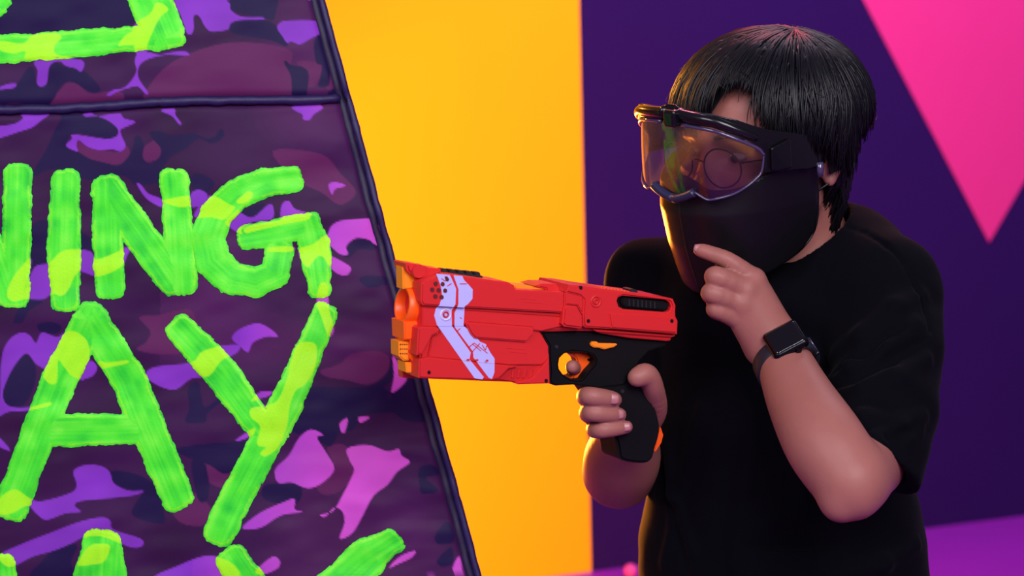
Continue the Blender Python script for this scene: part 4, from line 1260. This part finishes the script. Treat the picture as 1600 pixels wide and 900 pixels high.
# nape hair below the back, and a lock in front of the ear
for s_ in range(700):
    az = math.radians(rnd.uniform(98, 250))
    d0 = rnd.uniform(-0.02, 0.01); d1 = rnd.uniform(-0.138, -0.09) if az < 3.6 else -0.07
    if az < math.radians(112): d1 = rnd.uniform(-0.085, -0.03)
    path = []
    for k in range(8):
        u = k / 7; uu = d0 + (d1 - d0) * u
        sh_ = 1 - 0.36 * u * u
        path.append(H(-0.012 + 0.098 * math.cos(az) * (1 - 0.32 * u), 0.086 * math.sin(az) * sh_, uu) + 0.002 * np.array([rnd.gauss(0, 1), rnd.gauss(0, 1), 0]))
    lock(path, rnd.uniform(0.0014, 0.0026), V_, F_)
# stray hairs on the crown and the back
for s_ in range(110):
    ph = rnd.uniform(0, 2 * math.pi); te = TE(ph); t0 = rnd.uniform(0.1, 0.8) * te; ln = rnd.uniform(0.15, 0.4)
    path = [H(*hair_pt(ph + 0.1 * k / 6 * rnd.gauss(0, 1), t0 + ln * k / 6, 1.05 + 0.05 * (k / 6) ** 1.5 * rnd.random() + 0.012)) for k in range(7)]
    lock(path, 0.00035, V_, F_)
mesh_obj('hair_locks', V_, F_, M_hair, hair, True)

# ---------------------------------------------------------------- black half mask
M_mask = mat('black_neoprene_mask', lin(7, 6.5, 9), 0.42, bump=(900, 0.15, 0.0006), spec=0.4)
def surf_obj(name, fn, poly, tu, m, parent, res=70, thick=0.002, smooth=True, offset=1):
    """patch of a curved surface fn(t,u): the polygon is given in the surface's own coordinates"""
    poly = np.asarray(poly, float)
    x0, y0 = poly.min(0) - 1e-4; x1, y1 = poly.max(0) + 1e-4
    xs = np.linspace(x0, x1, res); ys = np.linspace(y0, y1, int(res * tu))
    X, Y = np.meshgrid(xs, ys, indexing='ij')
    sx = 0.11
    pp = poly * (sx, 1)
    v2, f2 = fill_field(xs, ys, poly_dist(X * sx, Y, pp))
    o = mesh_obj(name, [fn(a, b) for a, b in v2], f2, m, parent, smooth)
    if thick:
        md = o.modifiers.new('thickness', 'SOLIDIFY'); md.thickness = thick; md.offset = offset
    return o
def se(v, p): return math.copysign(abs(v) ** p, v)
def mask_pt(t, u, out=0.0):
    f0 = float(np.interp(u, [-0.17, -0.13, -0.09, -0.05, -0.02, 0.01], [0.104, 0.120, 0.133, 0.140, 0.136, 0.126]))
    w_ = float(np.interp(u, [-0.17, -0.11, -0.05, 0.0], [0.064, 0.073, 0.080, 0.083]))
    n = 2.35
    return H((f0 + out) * se(math.cos(t), 2 / n), (w_ + out) * se(math.sin(t), 2 / n), u)
half = [(0.0, -0.010), (0.35, -0.022), (0.7, -0.022), (1.0, -0.010), (1.3, -0.004), (1.5, -0.006), (1.545, -0.055), (1.53, -0.088), (1.40, -0.106), (1.15, -0.118), (0.8, -0.130), (0.4, -0.142), (0.0, -0.148)]
mpoly = half + [(-a, b) for a, b in half[::-1][1:-1]]
mask = empty('face_mask', H(0.1, 0, -0.156))
tag(mask, 'black half face mask covering nose, mouth and chin below the goggles', 'mask')
surf_obj('mask_shell', mask_pt, mpoly, 0.8, M_mask, mask, 90, 0.0025)
tube('mask_hem', [mask_pt(a, b, 0.001) for a, b in smooth_poly(mpoly, 6)], 0.0014, M_mask, mask, 6, True)
tube('centre_seam', [mask_pt(0.0, u, 0.0022) for u in np.linspace(-0.012, -0.146, 20)], 0.0012, M_mask, mask, 6)
for sg in (1, -1):
    tube('ear_loop', [mask_pt(sg * 1.52, -0.045, 0.0), H(-0.012, sg * 0.086, -0.036), H(-0.034, sg * 0.084, -0.010), H(-0.030, sg * 0.084, 0.022)], 0.0016, M_mask, mask, 6)

# ---------------------------------------------------------------- round eyeglasses behind the goggles
M_wire = mat('dark_wire', lin(40, 30, 40), 0.3, metal=0.8)
glasses = empty('eyeglasses', H(0.108, 0, -0.024))
tag(glasses, 'thin dark-rimmed round eyeglasses seen through the clear goggles', 'eyeglasses')
for sg in (1, -1):
    rim = [H(0.110 - 0.006 * abs(math.cos(a)) * (1 if math.cos(a) > 0 else 0), sg * (0.033 + 0.0245 * math.cos(a)), -0.002 + 0.0215 * math.sin(a)) for a in np.linspace(0, 2 * math.pi, 32, endpoint=False)]
    tube('rim', rim, 0.0010, M_wire, glasses, 6, True)
    tube('temple', [H(0.104, sg * 0.0575, 0.006), H(0.080, sg * 0.070, 0.006), H(0.0, sg * 0.083, 0.008), H(-0.018, sg * 0.085, 0.002)], 0.0011, M_wire, glasses, 6)
tube('bridge', [H(0.110, 0.0095, 0.002), H(0.113, 0, 0.005), H(0.110, -0.0095, 0.002)], 0.0010, M_wire, glasses, 6)

# ---------------------------------------------------------------- clear protective goggles
def lens_mat():
    m = bpy.data.materials.new('dimmed_polycarbonate'); m.use_nodes = True
    nt = m.node_tree; nt.nodes.clear()
    out = nt.nodes.new('ShaderNodeOutputMaterial'); mix = nt.nodes.new('ShaderNodeMixShader')
    tr = nt.nodes.new('ShaderNodeBsdfTransparent'); tr.inputs[0].default_value = (0.66, 0.54, 0.66, 1)  # tint darkened to stand in for the shade inside the goggles
    gl = nt.nodes.new('ShaderNodeBsdfGlossy'); gl.inputs['Roughness'].default_value = 0.06; gl.inputs[0].default_value = (1, 1, 1, 1)
    fr = nt.nodes.new('ShaderNodeFresnel'); fr.inputs[0].default_value = 1.75
    nt.links.new(fr.outputs[0], mix.inputs[0]); nt.links.new(tr.outputs[0], mix.inputs[1]); nt.links.new(gl.outputs[0], mix.inputs[2])
    tl = nt.nodes.new('ShaderNodeBsdfTranslucent'); tl.inputs[0].default_value = (0.9, 0.88, 0.92, 1)
    hz = nt.nodes.new('ShaderNodeMixShader'); hz.inputs[0].default_value = 0.13
    nt.links.new(mix.outputs[0], hz.inputs[1]); nt.links.new(tl.outputs[0], hz.inputs[2]); nt.links.new(hz.outputs[0], out.inputs[0])
    return m
M_lens = lens_mat()
M_rim = mat('violet_highlight_edge', lin(66, 56, 90), 0.12, coat=0.6)  # violet of the edge highlights put into the base colour
M_frame = mat('glossy_black_frame', lin(11, 10, 14), 0.25, coat=0.25, spec=0.35)
M_nav = mat('navy_rubber_bridge', lin(34, 34, 66), 0.4)
M_strap = mat('black_elastic', lin(14, 13, 16), 0.8, bump=(800, 0.3, 0.0008))
GF, GW, GNn = 0.150, 0.094, 3.0
def lens_pt(t, u, out=0.0):
    q = 1 - 6.0 * (u - 0.0) ** 2
    return H((GF * q + out) * se(math.cos(t), 2 / GNn), (GW * q + out) * se(math.sin(t), 2 / GNn), u)
def lens_hit(px, py):
    r = ray(px, py)
    for d in np.arange(2.25, 2.62, 0.0005):
        q = CAM + d * r - HC
        f, l, u = q @ HF, q @ HL, q @ HU
        k = 1 - 6.0 * u * u
        if f > -0.01 and (abs(f) / (GF * k)) ** GNn + (abs(l) / (GW * k)) ** GNn < 1:
            return math.atan2(se(l / (GW * k), GNn / 2), se(max(f, 1e-9) / (GF * k), GNn / 2)), u
    return None
def lens_half(px_pts):
    out = []
    for x, y in px_pts:
        h_ = lens_hit(x, y)
        if h_: out.append(h_)
    return out
nb = lens_half([(1086,300),(1104,311),(1116,311),(1146,303),(1168,290),(1182,278),(1190,267),(1194,241),(1182,230),(1151,217),(1115,204),(1066,194)])
ctop = nb[-1][1] + 0.003
lh = [(0.0, -0.030)] + nb + [(0.0, ctop)]
lpoly = lh + [(-a, b) for a, b in lh[::-1][1:-1]]
goggles = empty('safety_goggles', H(0.12, 0, -0.07))
tag(goggles, 'clear wraparound safety goggles with glossy black frame worn over the eyes', 'goggles')
surf_obj('lens', lambda a, b: lens_pt(a, b), lpoly, 0.8, M_lens, goggles, 110, 0)
def dense(pts, n=8):
    q = np.array(pts, float)
    e = np.vstack([2 * q[0] - q[1], q, 2 * q[-1] - q[-2]])
    o = []
    for i in range(1, len(e) - 2):
        for j in range(n):
            t = j / n
            o.append(0.5 * (2 * e[i] + (e[i + 1] - e[i - 1]) * t + (2 * e[i - 1] - 5 * e[i] + 4 * e[i + 1] - e[i + 2]) * t * t + (3 * e[i] - e[i - 1] - 3 * e[i + 1] + e[i + 2]) * t ** 3))
    return [tuple(v) for v in o] + [tuple(q[-1])]
ntop = [p for p in nb[7:]]           # outer corner up and along the top
for sg in (1, -1):
    low = [(sg * a, b) for a, b in nb[:8]]
    tube('lens_edge', [lens_pt(a, b, 0.001) for a, b in dense(low)], 0.0014, M_rim, goggles, 6)
    top = [(sg * a, b) for a, b in nb[7:]]
    tube('lens_edge', [lens_pt(a, b, 0.0015) for a, b in dense(top)], 0.0021, M_rim, goggles, 6)
    tube('nose_bridge', [lens_pt(a, b, 0.002) for a, b in dense([(0.0, -0.031), (sg * nb[0][0] * 0.5, (nb[0][1] - 0.031) / 2), (sg * nb[0][0], nb[0][1])])], [0.0052] * 17, M_nav, goggles, 8)
    # brow tube above the lens
    bt = dense([(sg * a, b + 0.0105) for a, b in [(0.05, ctop), nb[-1], nb[-2], nb[-3], nb[-4]]], 8)
    tube('brow_tube', [lens_pt(a, b, 0.003) for a, b in bt], [0.0064 - 0.0030 * (i / len(bt)) ** 2 for i in range(len(bt))], M_frame, goggles, 12)
# brow frame behind the tubes, hinge blocks at the temples
def to_tu(px_pts): return [p for p in (lens_hit(*q) for q in px_pts) if p]
frn = to_tu([(1066,190),(1115,199),(1151,212),(1184,228),(1192,240),(1191,268),(1236,264),(1262,262)])
fru = to_tu([(1262,212),(1235,207),(1200,203),(1150,187),(1110,178),(1066,172)])
fh = [(0.0, ctop + 0.002)] + frn + [(1.545, frn[-1][1]), (1.545, fru[0][1])] + fru + [(0.0, ctop + 0.018)]
fpoly = fh + [(-a, b) for a, b in fh[::-1][1:-1]]
surf_obj('brow_frame', lambda a, b: lens_pt(a, b, -0.002), fpoly, 0.6, M_frame, goggles, 120, 0.006)
for sg in (1, -1):
    tc = lens_hit(1216, 238) or (1.3, 0.0)
    pl = [(tc[0] - 0.10, tc[1] - 0.016), (tc[0] + 0.09, tc[1] - 0.018), (tc[0] + 0.09, tc[1] + 0.014), (tc[0] - 0.10, tc[1] + 0.008)]
    surf_obj('hinge_block', lambda a, b: lens_pt(a, b, 0.004), [(sg * a, b) for a, b in pl][::sg], 0.8, M_frame, goggles, 24, 0.004)
    bk = H(0.022, sg * (GW + 0.004), tc[1] - 0.030)
    tube('strap_buckle', [bk - 0.008 * HU, bk + 0.008 * HU], 0.004, M_rim if sg > 0 else M_frame, goggles, 8)
    bx = [H(0.0 - 0.004 * k, sg * (GW + 0.001), 0.0) for k in range(3)]
    path = []
    for k in range(25):
        an = math.pi / 2 + (math.pi / 2) * k / 24
        path.append((-0.108 * abs(math.cos(an)) ** 0.9, sg * (GW - 0.002) * math.sin(an) ** 0.8, -0.006 + 0.018 * (k / 24)))
    vs, fs = [], []
    for f_, l_, u_ in path:
        vs += [H(f_, l_, u_ + 0.018), H(f_, l_, u_ - 0.018)]
    for k in range(24): fs.append((2 * k, 2 * k + 1, 2 * k + 3, 2 * k + 2))
    o = mesh_obj('head_strap', vs, fs, M_strap, goggles, True)
    md = o.modifiers.new('thickness', 'SOLIDIFY'); md.thickness = 0.0025; md.offset = 1
cb = Field(H(0.16, 0, 0.05) - 0.04, H(0.16, 0, 0.05) + 0.04, 0.0012)
cl_c = lens_hit(1058, 185)
cb.box(lens_pt(cl_c[0], cl_c[1] + 0.002, 0.004), (HF, HL, HU), (0.010, 0.0085, 0.0095), 0.003, 0.001)
V, Q = cb.mesh()
fast_mesh('centre_clip', V, Q, M_frame, goggles)

# ---------------------------------------------------------------- wrist watch
watch = empty('smart_watch', P(1225, 575, 2.39))
tag(watch, 'black square smart watch with black band on the raised left wrist', 'watch')
M_case = mat('black_watch_case', lin(16, 16, 24), 0.2, metal=0.6)
M_glass = mat('black_watch_glass', lin(10, 10, 12), 0.08, coat=0.3)
M_band = mat('black_silicone_band', lin(30, 30, 42), 0.5)
M_steel = mat('steel_pin', lin(150, 150, 180), 0.25, metal=0.9)
wax = unit(P(1304, 690, 2.335) - WL)                 # along the forearm, towards the elbow
wc = P(1221, 556, 2.416) + 0.010 * wax
wn_ = unit(CAM - wc); wn_ = unit(wn_ - wax * np.dot(wn_, wax) + 0.10 * RIGHT)
wn_ = unit(wn_ - wax * np.dot(wn_, wax))
wsd = np.cross(wax, wn_)                              # across the wrist
if wsd[0] < 0: wsd = -wsd
tilt = unit(wax * 1.0 + wsd * 0.0)
vs, fs = [], []
NB_ = 48
for k in range(NB_):
    a = 2 * math.pi * k / NB_
    dirv = math.cos(a) * wn_ + math.sin(a) * wsd
    rr = 0.0318
    for s_, ro in ((-0.0120, 0.0), (-0.0105, 0.0022), (0.0105, 0.0030), (0.0120, 0.0010), (0.0115, -0.003), (-0.0115, -0.003)):
        vs.append(wc + wax * s_ + dirv * (rr + ro + 0.06 * (s_ + 0.012)))
for k in range(NB_):
    l = (k + 1) % NB_
    for q in range(6):
        fs.append((k * 6 + q, k * 6 + (q + 1) % 6, l * 6 + (q + 1) % 6, l * 6 + q))
mesh_obj('watch_band', vs, fs, M_band, watch, True)
cc = wc + wn_ * 0.0365 + wsd * 0.0085
wf = Field(cc - 0.04, cc + 0.04, 0.0011)
wf.box(cc, (wsd, wax, wn_), (0.0205, 0.0185, 0.0062), 0.0055, 0.001)
V, Q = wf.mesh()
fast_mesh('watch_case', V, Q, M_case, watch)
wg = Field(cc - 0.04, cc + 0.04, 0.0011)
wg.box(cc + wn_ * 0.0035, (wsd, wax, wn_), (0.0178, 0.0158, 0.0036), 0.003, 0.001)
V, Q = wg.mesh()
fast_mesh('watch_screen', V, Q, M_glass, watch)
cr = cc + wax * 0.0185 + wsd * 0.006
v, f = tube_mesh([cr - wax * 0.001, cr + wax * 0.0022], 0.0034, 16)
mesh_obj('crown', v, f, M_case, watch)
lk = wc + wsd * 0.034 + wn_ * 0.004
tube('band_pin', [lk - wax * 0.011, lk, lk + wax * 0.012], 0.0022, M_steel, watch, 8)

# ---------------------------------------------------------------- a foam ball that has rolled to the wall
M_foam = mat('pink_foam', lin(190, 55, 160), 0.7, bump=(300, 0.2, 0.0008))
bc = FLOOR.hit(986, 903) + np.array([0, 0, 0.0185])
fb = ball('foam_ball', bc, np.eye(3), (0.0185, 0.0185, 0.0185), M_foam, None, 24, 14)
tag(fb, 'small round pink foam ball lying on the magenta floor by the back wall', 'ball')
